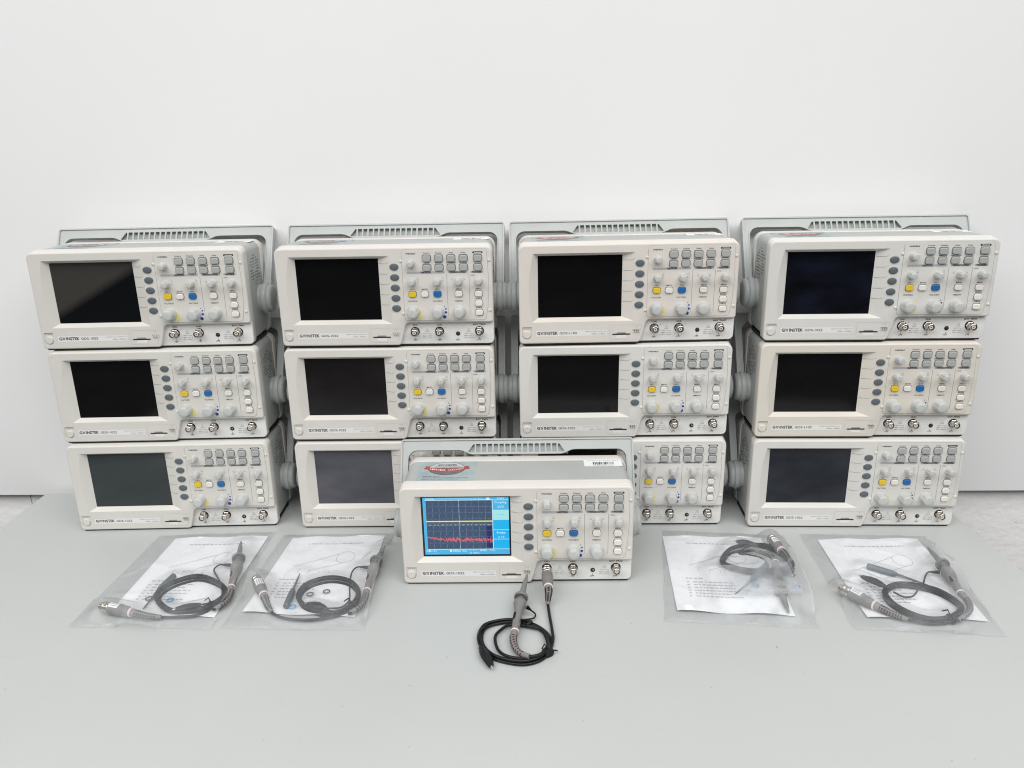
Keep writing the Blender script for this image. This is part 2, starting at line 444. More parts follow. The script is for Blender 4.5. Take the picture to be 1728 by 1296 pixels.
def display_mesh():
    mb = MB(); U0, U1, V0, V1 = 47.9, 162.0, 44.6, 128.9
    W0 = -7.85
    X = lambda t: U0 + (U1 - U0) * t
    Y = lambda t: V1 - (V1 - V0) * t
    def rc(x0, x1, y0, y1, m, k): sheet(mb, rect(X(x0), X(x1), Y(y1), Y(y0)), W0 + k * 0.02, m)
    rc(0, 1, 0, 1, 's_cyan', 0)
    px0, px1, py0, py1 = 0.034, 0.805, 0.05, 0.90
    rc(px0, px1, py0, py1, 's_navy', 1)
    rc(px1 - 0.075, px1 - 0.004, 0.5, 0.88, 's_navy2', 2)
    rc(px0, px1, 0.418, 0.455, 's_ygr', 3)
    for i in range(0, 11):                               # dotted graticule
        x = px0 + (px1 - px0) * i / 10
        big = i == 5
        for j in range(41):
            y = py0 + (py1 - py0) * j / 40
            h = 0.0042 if not big else 0.0056; wd = 0.0018 if not big else 0.0024
            if i in (0, 10): wd = 0.002
            rc(x - wd, x + wd, y - h, y + h, 's_wht' if big else 's_dot', 4)
    for j in range(0, 9):
        y = py0 + (py1 - py0) * j / 8
        big = j == 4
        for i in range(51):
            x = px0 + (px1 - px0) * i / 50
            if i % 5 == 0: continue
            h = 0.003 if not big else 0.0075
            rc(x - 0.0024, x + 0.0024, y - h, y + h, 's_wht' if big else 's_dot', 5)
    rc(px0, px1, 0.402, 0.420, 's_yel', 9)
    rc(px1 + 0.002, px1 + 0.008, py0 - 0.01, py1 + 0.005, 's_wht', 6)
    rc(px0 - 0.006, px1 + 0.006, py0 - 0.014, py0 - 0.004, 's_wht', 6)
    rc(px0 - 0.006, px1 + 0.006, py1 + 0.004, py1 + 0.012, 's_wht', 6)
    rr = random.Random(3)
    n = 190; prev = 0.69
    for i in range(n):                                   # noisy red trace
        t = i / n; x = px0 + (px1 - px0) * t
        c = 0.742 - 0.055 * math.exp(-t * 5)
        amp = 0.014 + 0.026 * min(1, t * 2.2)
        y = c + rr.uniform(-1, 1) * amp
        lo, hi = min(prev, y), max(prev, y)
        if hi - lo < 0.012: hi = lo + 0.012
        rc(x - 0.0019, x + 0.0027, lo, hi, 's_red', 7)
        prev = y
    # menu column
    rc(0.815, 1, 0.0, 0.205, 's_cyan', 6); rc(0.815, 1, 0.215, 0.392, 's_pale', 6)
    rc(0.815, 1, 0.396, 0.56, 's_cyan2', 6); rc(0.815, 1, 0.57, 0.725, 's_cyan2', 6); rc(0.815, 1, 0.735, 0.90, 's_cyan2', 6)
    for y in (0.04, 0.562, 0.727, 0.902): rc(0.815, 1, y, y + 0.007, 's_wht', 7)
    TX = lambda s, x, y, wd, h, m='s_wht', b=0.01: text(mb, s, X(x), Y(y), wd, h, W0 + 0.2, m, b)
    TX('CH1', 0.905, 0.018, 8.5, 2.6); TX('Coupling', 0.905, 0.09, 15.5, 3.6)
    rc(0.87, 0.945, 0.148, 0.156, 's_wht', 8); TX('- - -', 0.905, 0.178, 8, 0.8)
    TX('Invert', 0.905, 0.30, 10, 1.6, 's_cyan')
    TX('Probe', 0.905, 0.615, 11.5, 3.2); TX('x 10', 0.905, 0.69, 8, 3.0)
    TX('GWINSTEK', 0.085, 0.021, 12.5, 1.8, b=0.03); TX('NOSIG', 0.64, 0.018, 11.5, 1.7, 's_pale')
    rc(0.15, 0.58, 0.012, 0.017, 's_pale', 7)
    sheet(mb, [(X(0.735), Y(0.04)), (X(0.785), Y(0.04)), (X(0.775), Y(0.004)), (X(0.745), Y(0.004))], W0 + 0.2, 's_wht')
    TX('1', 0.022, 0.935, 1, 2.2); sheet(mb, circle(X(0.052), Y(0.935), 1.5), W0 + 0.2, 's_wht')
    TX('= 2V', 0.105, 0.935, 8, 2.2)
    sheet(mb, circle(X(0.305), Y(0.935), 1.6), W0 + 0.2, 's_wht'); TX('250us', 0.375, 0.935, 10.5, 2.4, b=0.03); TX('50kSa', 0.465, 0.937, 6.5, 1.6, b=0.03)
    TX('O CH1', 0.575, 0.93, 9, 2.2, 's_pale'); TX('EDGE', 0.69, 0.93, 8, 2.2, b=0.03); TX('/ DC', 0.80, 0.93, 7, 2.2)
    TX('2 = 50mV', 0.10, 0.98, 15, 2.0, 's_green'); TX('O <20Hz', 0.585, 0.975, 13, 2.2)
    return flatmesh(mb, 'lit_display')

def knob_mesh(r, h, nfl, depth):
    mb = MB()
    prof = [(r * 1.06, 0), (r * 1.06, 0.16 * h), (r * 1.0, 0.22 * h), (r * 0.97, 0.3 * h), (r * 0.93, 0.62 * h), (r * 0.90, 0.84 * h), (r * 0.84, 0.94 * h), (r * 0.72, 0.99 * h), (r * 0.3, 1.0 * h)]
    am = [0, 0, 0, .6, 1, 1, .7, .2, 0]
    def fl(k, th):
        c = max(0, math.cos(nfl * th)); return 1 - depth * am[k] * c ** 6
    mb.lathe([(a / 1000, b / 1000) for a, b in prof], (0, 0, 0), (0, -1, 0), 'knob', 48, fl)
    return mb.mesh('knob', 40)

def button_mesh(wd, hg, m, cut=2.0):
    mb = MB(); a, b = wd / 2, hg / 2
    c = rounded([(-a, -b + cut, .7), (-a + cut * .75, -b, .9), (a - cut * .75, -b, .9), (a, -b + cut, .7), (a, b - cut, .7), (a - cut * .75, b, .9), (-a + cut * .75, b, .9), (-a, b - cut, .7)], 2)
    slab(mb, c, 0, 2.6, m, bev=0.9, back=False, fn=lambda x, y, w: Vector((x / 1000, -w / 1000, y / 1000)))
    return mb.mesh('button', 40)

def softkey_mesh():
    mb = MB()
    loops = []
    for s_, w in ((1.1, 0.0), (1.1, 0.12), (1.0, 0.15), (0.98, 1.0), (0.9, 1.7), (0.6, 2.1), (0.2, 2.2)):
        loops.append([Vector((6.1 * s_ * math.copysign(abs(math.cos(t)) ** 0.92, math.cos(t)) / 1000, -w / 1000, 4.5 * s_ * math.sin(t) / 1000)) for t in [2 * math.pi * i / 28 for i in range(28)]])
    mb.grid(loops[:3], 'line'); mb.grid(loops[2:], 'slate', cap1=True)
    return mb.mesh('softkey', 40)

def power_mesh():
    mb = MB()
    mb.lathe([(5.3e-3, -1.6e-3), (5.3e-3, 0.4e-3), (4.9e-3, 0.9e-3), (4.2e-3, 1.0e-3), (2e-3, 0.8e-3)], (0, 0, 0), (0, -1, 0), 'cream', 28)
    return mb.mesh('power_button', 40)

def bnc_mesh():
    mb = MB()
    mb.lathe([(6.6e-3, 0), (6.6e-3, 0.5e-3), (6.2e-3, 0.9e-3)], (0, 0, 0), (0, -1, 0), 'dark', 24)
    mb.lathe([(5.9e-3, 0.9e-3), (5.9e-3, 2.4e-3), (5.3e-3, 2.8e-3)], (0, 0, 0), (0, -1, 0), 'metal', 6)
    mb.lathe([(4.8e-3, 2.2e-3), (4.8e-3, 6e-3), (4.35e-3, 6.6e-3), (4.35e-3, 9e-3), (4.8e-3, 9.5e-3), (4.8e-3, 12.2e-3), (4.3e-3, 12.6e-3), (3.9e-3, 12.6e-3), (3.8e-3, 7e-3)], (0, 0, 0), (0, -1, 0), 'metal', 24)
    mb.lathe([(2.6e-3, 6.9e-3), (2.6e-3, 12.0e-3), (1.2e-3, 12.1e-3), (1.0e-3, 8e-3)], (0, 0, 0), (0, -1, 0), 'ptfe', 18)
    mb.lathe([(0.7e-3, 7e-3), (0.6e-3, 11.6e-3)], (0, 0, 0), (0, -1, 0), 'pin', 8)
    for s in (1, -1):
        mb.lathe([(1.1e-3, 4.2e-3), (1.1e-3, 5.9e-3)], (0, -8e-3, 0), (s * 0.8, 0, 0.6 * s), 'metal', 8)
    return mb.mesh('bnc_socket', 35)

def ground_hole_mesh():
    mb = MB()
    mb.lathe([(3.1e-3, 0), (3.1e-3, 0.5e-3), (2.6e-3, 0.8e-3)], (0, 0, 0), (0, -1, 0), 'dark', 18)
    mb.lathe([(1.2e-3, 0.8e-3), (1.0e-3, 1.4e-3)], (0.0005, 0, 0.0006), (0, -1, 0), 'metal', 10)
    return mb.mesh('ground_socket', 35)

def card_slot_mesh():
    mb = MB()
    sheet(mb, rounded([(151.2, 16.5, .5), (177, 16.5, .5), (177, 18.4, .5), (151.2, 18.4, .5)], 2), 0.12, 'dark')
    slab(mb, rounded([(157, 18.6, .6), (171, 18.6, .6), (170, 20.2, .6), (158, 20.2, .6)], 2), 0, 0.35, 'inkl', back=False)
    slab(mb, rounded([(157.2, 12.2, .6), (171, 12.2, .6), (171, 16.2, .4), (157.2, 16.2, .4)], 2), 0, 0.2, 'plate', back=False)
    return mb.mesh('card_slot', 35)

def comp_terminal_mesh():
    mb = MB()
    sheet(mb, rounded([(179.5, 22.5, .6), (190, 22.5, .6), (190, 24.2, .6), (179.5, 24.2, .6)], 2), 0.12, 'faint')
    for u in (182, 185, 187.6):
        mb.tube([P(u, 24.4, 0), P(u + 0.2, 24.2, 1.6), P(u + .5, 22.4, 2.2), P(u + .6, 20.2, 1.2), P(u + .6, 19.6, 0)], 0.0005, 'metal', 8)
    return mb.mesh('probe_terminal', 35)

def legend_mesh(model, mhz):
    mb = MB()
    A, B, Cw = 0.56, 0.12, -6.0         # on control panel / on bezel / on connector panel
    T = lambda s, u, v, wd, h, m='ink', b=0.02, w=A: text(mb, s, u, v, wd, h, w, m, b + 0.012)
    # button outlines
    def outl(u, v, a, b, m='inkg', cut=2.2):
        sheet(mb, rounded([(u - a, v - b + cut, .6), (u - a + cut * .7, v - b, .6), (u + a - cut * .7, v - b, .6), (u + a, v - b + cut, .6), (u + a, v + b - cut, .6), (u + a - cut * .7, v + b, .6), (u - a + cut * .7, v + b, .6), (u - a, v + b - cut, .6)], 1), A - 0.02, m)
    for u in (234.4, 251.6, 268.7, 286, 306.2):
        for v in (130.2, 117.2): outl(u, v + 0.35, 6.5, 5.0)
    for u, v in ((212.2, 80), (229.7, 80), (247.6, 80), (278, 80), (306.1, 79.8), (306.1, 66.2), (306.3, 52.8)): outl(u, v + 0.2, 5.9, 4.4)
    T('VARIABLE', 212, 137.1, 13.8, 1.9, b=0.03)
    for s, u, wd in (('Acquire', 234.4, 9.6), ('Display', 251.6, 9.4), ('Utility', 268.7, 7.4), ('Help', 286, 6.4)): T(s, u, 137.6, wd, 2.1, 'ink', 0.01)
    sheet(mb, rounded([(299, 136.4, 1.3), (313.4, 136.4, 1.3), (313.4, 139.2, 1.3), (299, 139.2, 1.3)], 3), A - 0.01, 'ink')
    T('Autoset', 306.2, 137.8, 10.5, 1.7, 'white', 0.02, A + 0.05)
    for s, u, wd in (('Cursor', 234.4, 8.2), ('Measure', 251.6, 10.8), ('Save/Recall', 268.7, 14), ('Hardcopy', 286, 11.6), ('Run/Stop', 306.2, 11.4)): T(s, u, 124.1, wd, 2.0, 'ink', 0.01)
    for s, a, b in (('VERTICAL', 205.4, 259.6), ('HORIZONTAL', 263.9, 291.1), ('TRIGGER', 295.3, 313.8)):
        sheet(mb, rounded([(a, 109, 1.5), (b, 109, 1.5), (b, 112.1, 1.5), (a, 112.1, 1.5)], 3), A - 0.01, 'inkbar')
        T(s, (a + b) / 2, 110.5, {'VERTICAL': 15.5, 'HORIZONTAL': 21, 'TRIGGER': 14.5}[s], 2.3, 'ink', 0.03, A + 0.05)
    stroke(mb, [(261.8, 108.2), (261.8, 48.8)], 0.5, A, 'inkl'); stroke(mb, [(293.3, 108), (293.1, 48.6)], 0.5, A, 'inkl')
    def tri(u, v, s, d):
        p = {'u': [(-s, -s), (s, -s), (0, s)], 'd': [(-s, s), (0, -s), (s, s)], 'l': [(s, -s), (s, s), (-s, 0)], 'r': [(-s, -s), (s, 0), (-s, s)]}[d]
        p = [(u + a, v + b) for a, b in p]; stroke(mb, p + [p[0], p[1]], 0.35, A, 'inkg')
    for u in (220.6, 255.8): tri(u, 102.7, 1.5, 'u'); tri(u, 97.7, 1.5, 'd')
    tri(269, 100.2, 1.5, 'l'); tri(286.4, 100.2, 1.5, 'r')
    T('LEVEL', 298.6, 105.9, 5.8, 1.4, 'inkg', 0.01)
    for s, u, v, wd in (('CH 1', 212.2, 86.8, 6.2), ('MATH', 229.7, 86.8, 8), ('CH 2', 247.6, 86.8, 6.4), ('MENU', 278, 86.6, 8), ('MENU', 306.1, 86.5, 8), ('SINGLE', 306.1, 72.9, 9), ('FORCE', 306.3, 59.6, 8.6)): T(s, u, v, wd, 2.0, b=0.015)
    T('VOLTS/DIV', 212, 69.8, 14, 2.0, 'ink', 0.01); T('VOLTS/DIV', 247.4, 69.6, 14, 2.0, 'ink', 0.01); T('TIME/DIV', 277.9, 69.5, 11.6, 2.0, 'ink', 0.01)
    # volts/div dots
    for k, (da, rr) in enumerate(((41, 0.75), (22, 1.25), (-3, 1.8), (-38, 2.5))):
        for cu, m in ((212, ('yprint2', 'yprint2', 'yprint', 'yprint')[k]), (247.4, 'bprint')):
            q = R(da); rad = (12.6, 12.1, 11.2, 11.6)[k]; sheet(mb, circle(cu + rad * math.cos(q), 53.8 + rad * math.sin(q), rr, 14), A, m)
    # bezel bottom line
    sheet(mb, rect(42.0, 143.2, 16.2, 24.4), B - 0.03, 'plate')
    T('G', 45.7, 20.6, 4.4, 4.7, 'ink', 0.03, B); T('W', 50.7, 21.3, 4.6, 3.2, 'ink', 0.02, B); T('W', 50.7, 19.2, 4.2, 1.7, 'inkred', 0.02, B + 0.02)
    T('INSTEK', 63.6, 20.6, 19.4, 4.7, 'ink', 0.022, B)
    T(model, 88, 20.4, 25, 3.6, 'inkg', 0.012, B)
    T('Digital Storage Oscilloscope', 127, 22.0, 29.5, 1.8, 'inkl', 0.0, B); T(mhz, 131.6, 18.6, 20.5, 1.7, 'inkl', 0.0, B)
    c = rounded([(147.6, 10, 1.5), (186.5, 10, 1.5), (193.6, 31, 1.5), (147.6, 31, 1.5)], 4)
    stroke(mb, c + c[:2], 0.35, B, 'faint')
    T('SD', 164, 25.4, 7, 1.7, 'plate', 0.0, B); T('~2V', 184.5, 28.6, 8, 1.5, 'faint', 0.0, B)
    for k in range(4): sheet(mb, rect(24.5 + k * 2.6, 26 + k * 2.6, 26.6, 27.4), -1.5, 'inkl')
    # connector panel
    for s, u, wd in (('CH1', 211.8, 7.4), ('CH2', 247.0, 7.4), ('EXT TRIG', 305, 17.5)): T(s, u, 33.8, wd, 2.1, 'ink', 0.03, Cw)
    for u, s in ((220.5, 'X'), (256, 'Y')): T(s, u, 29.4, 1.4, 1.5, 'inkg', 0.0, Cw)
    for u in (229.4, 289.6):
        p = [(u - 2.7, 23.4), (u + 2.7, 23.4), (u, 28.2)]; stroke(mb, p + p[:2], 0.4, Cw, 'inkg'); T('!', u, 25.1, 0.5, 2.2, 'inkg', 0.0, Cw)
        T('1M\u03a9//15pF', u, 20.4, 12.5, 1.6, 'inkl', 0.0, Cw); T('MAX. CAT II', u, 17.3, 13.2, 1.7, 'inkl', 0.01, Cw); T('MAX. 300Vpk', u, 14.3, 13.2, 1.6, 'inkl', 0.0, Cw)
    for u in (212, 247.2, 273.6, 304.6):
        vv = 12.0
        stroke(mb, [(u, vv + 3), (u, vv)], 0.5, Cw, 'ink'); stroke(mb, [(u - 2.4, vv), (u + 2.4, vv)], 0.5, Cw, 'ink')
        for d in (-2.0, 0, 2.0): stroke(mb, [(u + d, vv), (u + d - 1.2, vv - 2)], 0.5, Cw, 'ink')
    return flatmesh(mb, 'printed_legend')

# handle: an inverted U tilted back about the side pivots
HA = R(29)
def H(u, r, t):
    w = -66 - r * math.sin(HA) + t * math.cos(HA); v = 63 + r * math.cos(HA) + t * math.sin(HA)
    return P(u, v, w)
def handle_mesh():
    mb = MB()
    outer = rounded([(5, 6, 0), (5, 118, 4), (339, 118, 4), (339, 6, 0), (328.6, 6, 0), (328.6, 101.8, 13), (252, 101.8, 20), (238, 95.4, 20), (106, 95.4, 20), (92, 101.8, 20), (15.4, 101.8, 13), (15.4, 6, 0)], 6)
    slots = []
    x = 113.4
    for k in range(14):
        slots.append(rounded([(x, 98.6, .6), (x + 6.3, 98.6, .6), (x + 6.3, 110.6, .6), (x, 110.6, .6)], 1)); x += 8.42
    slots.append(rounded([(101.4, 98.6, .8), (111.2, 98.6, .6), (111.2, 110.6, .6), (109, 110.0, 2)], 2))
    slots.append(rounded([(x, 98.6, .6), (x + 9.8, 98.6, .8), (x + 2.2, 110.0, 2), (x, 110.6, .6)], 2))
    slab(mb, outer, -1.2, 1.2, 'handle', bev=0.0, holes=slots, fn=H)
    # rim along the outside and a lip along the opening
    out = rounded([(4.9, 2, 0), (4.9, 118.1, 4.5), (339.1, 118.1, 4.5), (339.1, 2, 0)], 6)
    ins = [(min(max(a, 4.9), 339.1), b) for a, b in out]
    def band(path, thick, t0, t1):
        n = len(path); A = [Vector(p) for p in path]; L = []
        for i in range(n):
            d = (A[min(i + 1, n - 1)] - A[max(i - 1, 0)]).normalized(); L.append(A[i] + Vector((d.y, -d.x)) * thick)
        loops = [[H(p[0], p[1], t) for p in row] for row, t in ((path, t0), (path, t1), (L, t1), (L, t0), (path, t0))]
        mb.grid([list(l) for l in loops], 'handle', close=False)
        for e in (0, -1): mb.add([loops[0][e], loops[1][e], loops[2][e], loops[3][e]], [(0, 1, 2, 3)], 'handle')
    band(out, 2.2, -11, 3.2)
    lip = rounded([(15.5, 2, 0), (15.5, 101.9, 13), (92, 101.9, 20), (106, 95.5, 20), (238, 95.5, 20), (252, 101.9, 20), (328.5, 101.9, 13), (328.5, 2, 0)], 6)
    band(lip, -1.4, -6, 2.4)
    # inner wall seen through the grip slots
    slab(mb, rect(98, 246, 96.5, 114), -6.0, -5.0, 'handle', fn=H)
    for s in (-1, 1):                                    # hubs round the pivots
        e = 339.2 if s > 0 else 4.8
        o = H(172 + s * 157.5, 0, 0)
        mb.lathe([(22.4e-3, 0), (22.9e-3, 1.2e-3), (22.9e-3, 6e-3), (22.2e-3, 7.2e-3), (20.6e-3, 7.6e-3), (20.2e-3, 8.2e-3), (20.6e-3, 9.2e-3), (20.4e-3, 12.0e-3), (19.0e-3, 14e-3), (16.5e-3, 15.0e-3), (8e-3, 15.4e-3)], o, (s, 0, 0), 'handle', 40)
    return mb.mesh('handle', 35)
def pivot_mesh(s):
    mb = MB()
    o = H(172 + s * 151, 0, 0)
    mb.lathe([(20.6e-3, 0), (20.6e-3, 5.2e-3), (20.0e-3, 6.3e-3)], o, (s, 0, 0), 'grey', 40)
    return mb.mesh('pivot', 35)

def sticker_mesh():
    mb = MB(); Z = 148.45
    def F(dz): return lambda u, w: P(u, Z + dz, w)
    flip = lambda c: [(a, b) for a, b in c]
    sheet(mb, rounded([(38, -82.5, 2), (116, -82.5, 2), (116, -19, 2), (38, -19, 2)], 3), 0, 'stk', (), F(0))
    cx, cy, a, b = 76.5, -59, 24.5, 21
    e = circle(cx, cy, a, 40, b)
    sheet(mb, circle(cx, cy, a + .8, 40, b + .8), 0, 'ink', (), F(0.03)); sheet(mb, e, 0, 'stksil', (), F(0.06))
    low = [(cx + a * math.cos(t), cy + b * math.sin(t)) for t in [R(-8 + 196 * k / 30) for k in range(31)]]
    sheet(mb, low, 0, 'stkgrey', (), F(0.09))           # nearer half (towards +w)
    # ribbon
    top = [(cx - 25.5 + 51 * k / 16, cy - 3.0 + 4.5 * math.sin(math.pi * k / 16)) for k in range(17)]
    bot = [(x, y + 8.6) for x, y in top]
    sheet(mb, top + bot[::-1], 0, 'ribbon', (), F(0.12))
    for s in (-1, 1):
        q = [(cx + s * 24, cy - 7), (cx + s * 31, cy - 8.5), (cx + s * 29, cy - 5), (cx + s * 32, cy - 1), (cx + s * 30, cy + 2.5), (cx + s * 24, cy + 3)]
        sheet(mb, q, 0, 'ribbon', (), F(0.105))
    def TT(s, u, w, wd, h, m, bd=0.02):
        vs, fs = text_mesh(s, bd)
        mb.add([P(u - wd / 2 + x * wd, Z + 0.16, w + h / 2 - y * h) for x, y in vs], fs, m)
    TT('GW INSTEK', cx, cy - 11.5, 27, 4.2, 'ink', 0.05)
    TT('Quality Test and Measurement', cx, cy - 6.2, 36, 2.0, 'inkg')
    n = 'LIFETIME WARRANTY'
    for i, ch in enumerate(n):
        if ch != ' ':
            t = (i + .5) / len(n); TT(ch, cx - 23.5 + 47 * t, cy + 1.3 + 4.5 * math.sin(math.pi * t), 2.2, 4.6, 'pinkring', 0.03)
    TT('Register online', 58, -33, 24, 2.8, 'inkg'); TT('for the lifetime product warranty', 77, -28, 60, 2.8, 'inkg'); TT('within thirty days of purchase', 70, -23.5, 50, 2.6, 'inkg')
    return flatmesh(mb, 'warranty_sticker')
def barcode_mesh():
    mb = MB(); Z = 148.45
    F = lambda dz: (lambda u, w: P(u, Z + dz, w))
    sheet(mb, rect(265.5, 318, -84, -61.5), 0, 'barlab', (), F(0))
    rr = random.Random(5); u = 278
    while u < 307:
        wd = rr.choice((0.5, 0.9, 1.4)); sheet(mb, rect(u, u + wd, -76, -67), 0, 'ink', (), F(0.05)); u += wd + rr.choice((0.6, 1.0))
    def TT(s, u, w, wd, h):
        vs, fs = text_mesh(s, 0.0); mb.add([P(u - wd / 2 + x * wd, Z + 0.06, w + h / 2 - y * h) for x, y in vs], fs, 'inkg')
    TT('EM841622 A220 2021', 292, -80.5, 42, 2.0); TT('GEM842104', 292, -64, 26, 1.8)
    return flatmesh(mb, 'barcode_label')

ME = dict(bezel=bezel_mesh(), panel=control_panel_mesh(), cpanel=connector_panel_mesh(), body=body_mesh(), rear=rear_mesh(), foot=foot_mesh(), base=shade_strip_mesh(),  # base is the added strip standing in for contact shade
          ventl=vent_mesh(-1), ventr=vent_mesh(1), knob=knob_mesh(5.3, 11.5, 3, 0.22), dial=knob_mesh(8.6, 14, 3, 0.13),
          btn=button_mesh(11.6, 8.8, 'btn'), btnw=button_mesh(10.6, 7.8, 'btnw'), btny=button_mesh(10.6, 7.8, 'btny'), btnb=button_mesh(10.6, 7.8, 'btnb'),
          softkey=softkey_mesh(), power=power_mesh(), bnc=bnc_mesh(), gnd=ground_hole_mesh(), slot=card_slot_mesh(), term=comp_terminal_mesh(),
          leg22=legend_mesh('GDS-1022', '25MHz  250MSa/s'), leg11=legend_mesh('GDS-1102', '100MHz  250MSa/s'),
          handle=handle_mesh(), pivl=pivot_mesh(-1), pivr=pivot_mesh(1), sticker=sticker_mesh(), barcode=barcode_mesh(), display=display_mesh())
for k in ('scr', 'scr_green_reflect', 'scr_grey_reflect', 'scr_smudge_reflect', 'scr_brown', 'scr_navy_reflect', 'scr_diag_reflect', 's_rim'): ME['screen_' + k] = screen_mesh(k)

def empty(name, label, cat, loc=(0, 0, 0), rz=0, group=None):
    o = bpy.data.objects.new(name, None); COL.objects.link(o); o.empty_display_size = 0.03
    o.location = loc; o.rotation_euler = (0, 0, rz); o['label'] = label; o['category'] = cat
    if group: o['group'] = group
    return o
def part(name, me, parent, loc=None, color=None, label=None):
    o = bpy.data.objects.new(name, me); COL.objects.link(o); o.parent = parent
    if loc is not None: o.location = loc
    if color: o.color = (*color, 1)
    if label: o['label'] = label
    return o

KN = [(212.1, 123.6), (212.3, 97.6), (247.9, 97.6), (278.2, 97.8), (306.8, 98.0)]
DL = [(212.0, 54.4), (247.4, 54.0), (277.9, 54.2)]
def scope(x0, y0, lev, yaw, label, color, model='leg22', screen='scr', lit=False, top=False):
    z = lev * 0.146
    a = R(yaw); px = x0 + 0.172 * math.cos(a); py = y0 + 0.172 * math.sin(a)
    o = empty('oscilloscope', label, 'oscilloscope', (px, py, z), a, 'oscilloscopes on the grey table')
    rr = random.Random(int(abs(x0) * 1000) + lev)
    b = part('front_bezel', ME['bezel'], o, color=color)
    part('casing', ME['body'], o); part('rear_frame', ME['rear'], o, color=color)
    part('control_panel', ME['panel'], o, color=color); part('connector_panel', ME['cpanel'], o)
    s = part('screen', ME['screen_' + ('s_rim' if lit else screen)], o)
    if lit: part('lit_display', ME['display'], s, label='blue lit display with a yellow line and a noisy red trace')
    part('printed_legend', ME[model], o)
    for u, v in KN:
        k = part('knob', ME['knob'], o, P(u, v, 0.48)); k.rotation_euler = (0, rr.uniform(-.6, .6), 0)
    for u, v in DL:
        k = part('dial', ME['dial'], o, P(u, v, 0.48)); k.rotation_euler = (0, rr.uniform(-.6, .6), 0)
    for u in (234.4, 251.6, 268.7, 286, 306.2):
        for v in (130.2, 117.2): part('grey_button', ME['btn'], o, P(u, v, 0.45))
    part('yellow_button', ME['btny'], o, P(212.2, 80, 0.45)); part('blue_button', ME['btnb'], o, P(247.6, 80, 0.45))
    for u, v in ((229.7, 80), (278, 80), (306.1, 79.8), (306.1, 66.2), (306.3, 52.8)): part('white_button', ME['btnw'], o, P(u, v, 0.45))
    for k in range(5): part('softkey', ME['softkey'], o, P(187.9, 118.9 - k * 14.78, 0.0))
    part('power_button', ME['power'], o, P(28.7, 18.7, 0), color)
    for u in (211.8, 247.2, 305.0): part('bnc_socket', ME['bnc'], o, P(u, 24.4, -6.1))
    part('ground_socket', ME['gnd'], o, P(273.9, 20.6, -6.1))
    part('shade_strip', ME['base'], o); part('card_slot', ME['slot'], o); part('probe_terminal', ME['term'], o)
    part('vent_holes', ME['ventl'], o); part('vent_holes', ME['ventr'], o)
    part('pivot', ME['pivl'], o); part('pivot', ME['pivr'], o)
    part('handle', ME['handle'], o)
    for u in (62, 285):
        for w in (-17, -88): part('foot', ME['foot'], o, P(u, 3, w), color)
    if top: part('warranty_sticker', ME['sticker'], o); part('barcode_label', ME['barcode'], o)
    return o

CA, CB, CC1, CD2 = (0.68, 0.665, 0.62), (0.695, 0.668, 0.628), (0.71, 0.668, 0.618), (0.705, 0.665, 0.60)
CC, CD = (0.705, 0.688, 0.652), (0.695, 0.682, 0.648)
scope(-.7057, 1.1051, 2, 0.1, "cream oscilloscope topping the leftmost stack, a grey reflection painted on the upper left half of its black screen", CA, screen='scr_diag_reflect', top=True)
scope(-.7018, 1.1024, 1, -0.2, 'cream oscilloscope with black screen in the middle of the leftmost stack', CA)
scope(-.7000, 1.0963, 0, 0.1, 'cream oscilloscope with painted grey-green reflection on its screen at the bottom of the leftmost stack', CA, screen='scr_green_reflect')
scope(-.3504, 1.0950, 2, -2.33, 'cream oscilloscope with plain black screen on top of the second stack from the left', CB, top=True)
scope(-.3514, 1.0942, 1, -1.87, 'oscilloscope with faintly brownish black screen, middle of the second stack from the left', CB, screen='scr_brown')
scope(-.3506, 1.0927, 0, -1.54, 'cream oscilloscope with grey reflection painted on its smudged screen, partly hidden behind the lit one', CB, screen='scr_grey_reflect')
scope(-.0059, 1.0798, 2, -0.56, 'warm cream oscilloscope with black screen on top of the third stack from the left', CC1, 'leg11', top=True)
scope(-.0074, 1.0829, 1, -1.53, 'cream oscilloscope with black screen in the middle of the third stack from the left', CC)
scope(-.0079, 1.0829, 0, -2.16, 'cream oscilloscope whose screen is hidden behind the right side of the lit one', CC)
scope(.3416, 1.0727, 2, -3.4, 'cream oscilloscope on top of the rightmost stack, with a navy reflection painted on its black screen', CD, screen='scr_navy_reflect', top=True)
scope(.3393, 1.0693, 1, -3.0, 'yellowed beige oscilloscope in the middle of the rightmost stack', CD2, 'leg11')
scope(.3385, 1.0667, 0, -2.9, 'cream oscilloscope with smudges and a dark blue reflection painted on its screen at the bottom of the rightmost stack', CD, screen='scr_smudge_reflect')
scope(-.1698, .9240, 0, -1.44, 'oscilloscope with lit blue screen standing alone in front of the stacks', CB, lit=True, top=True)

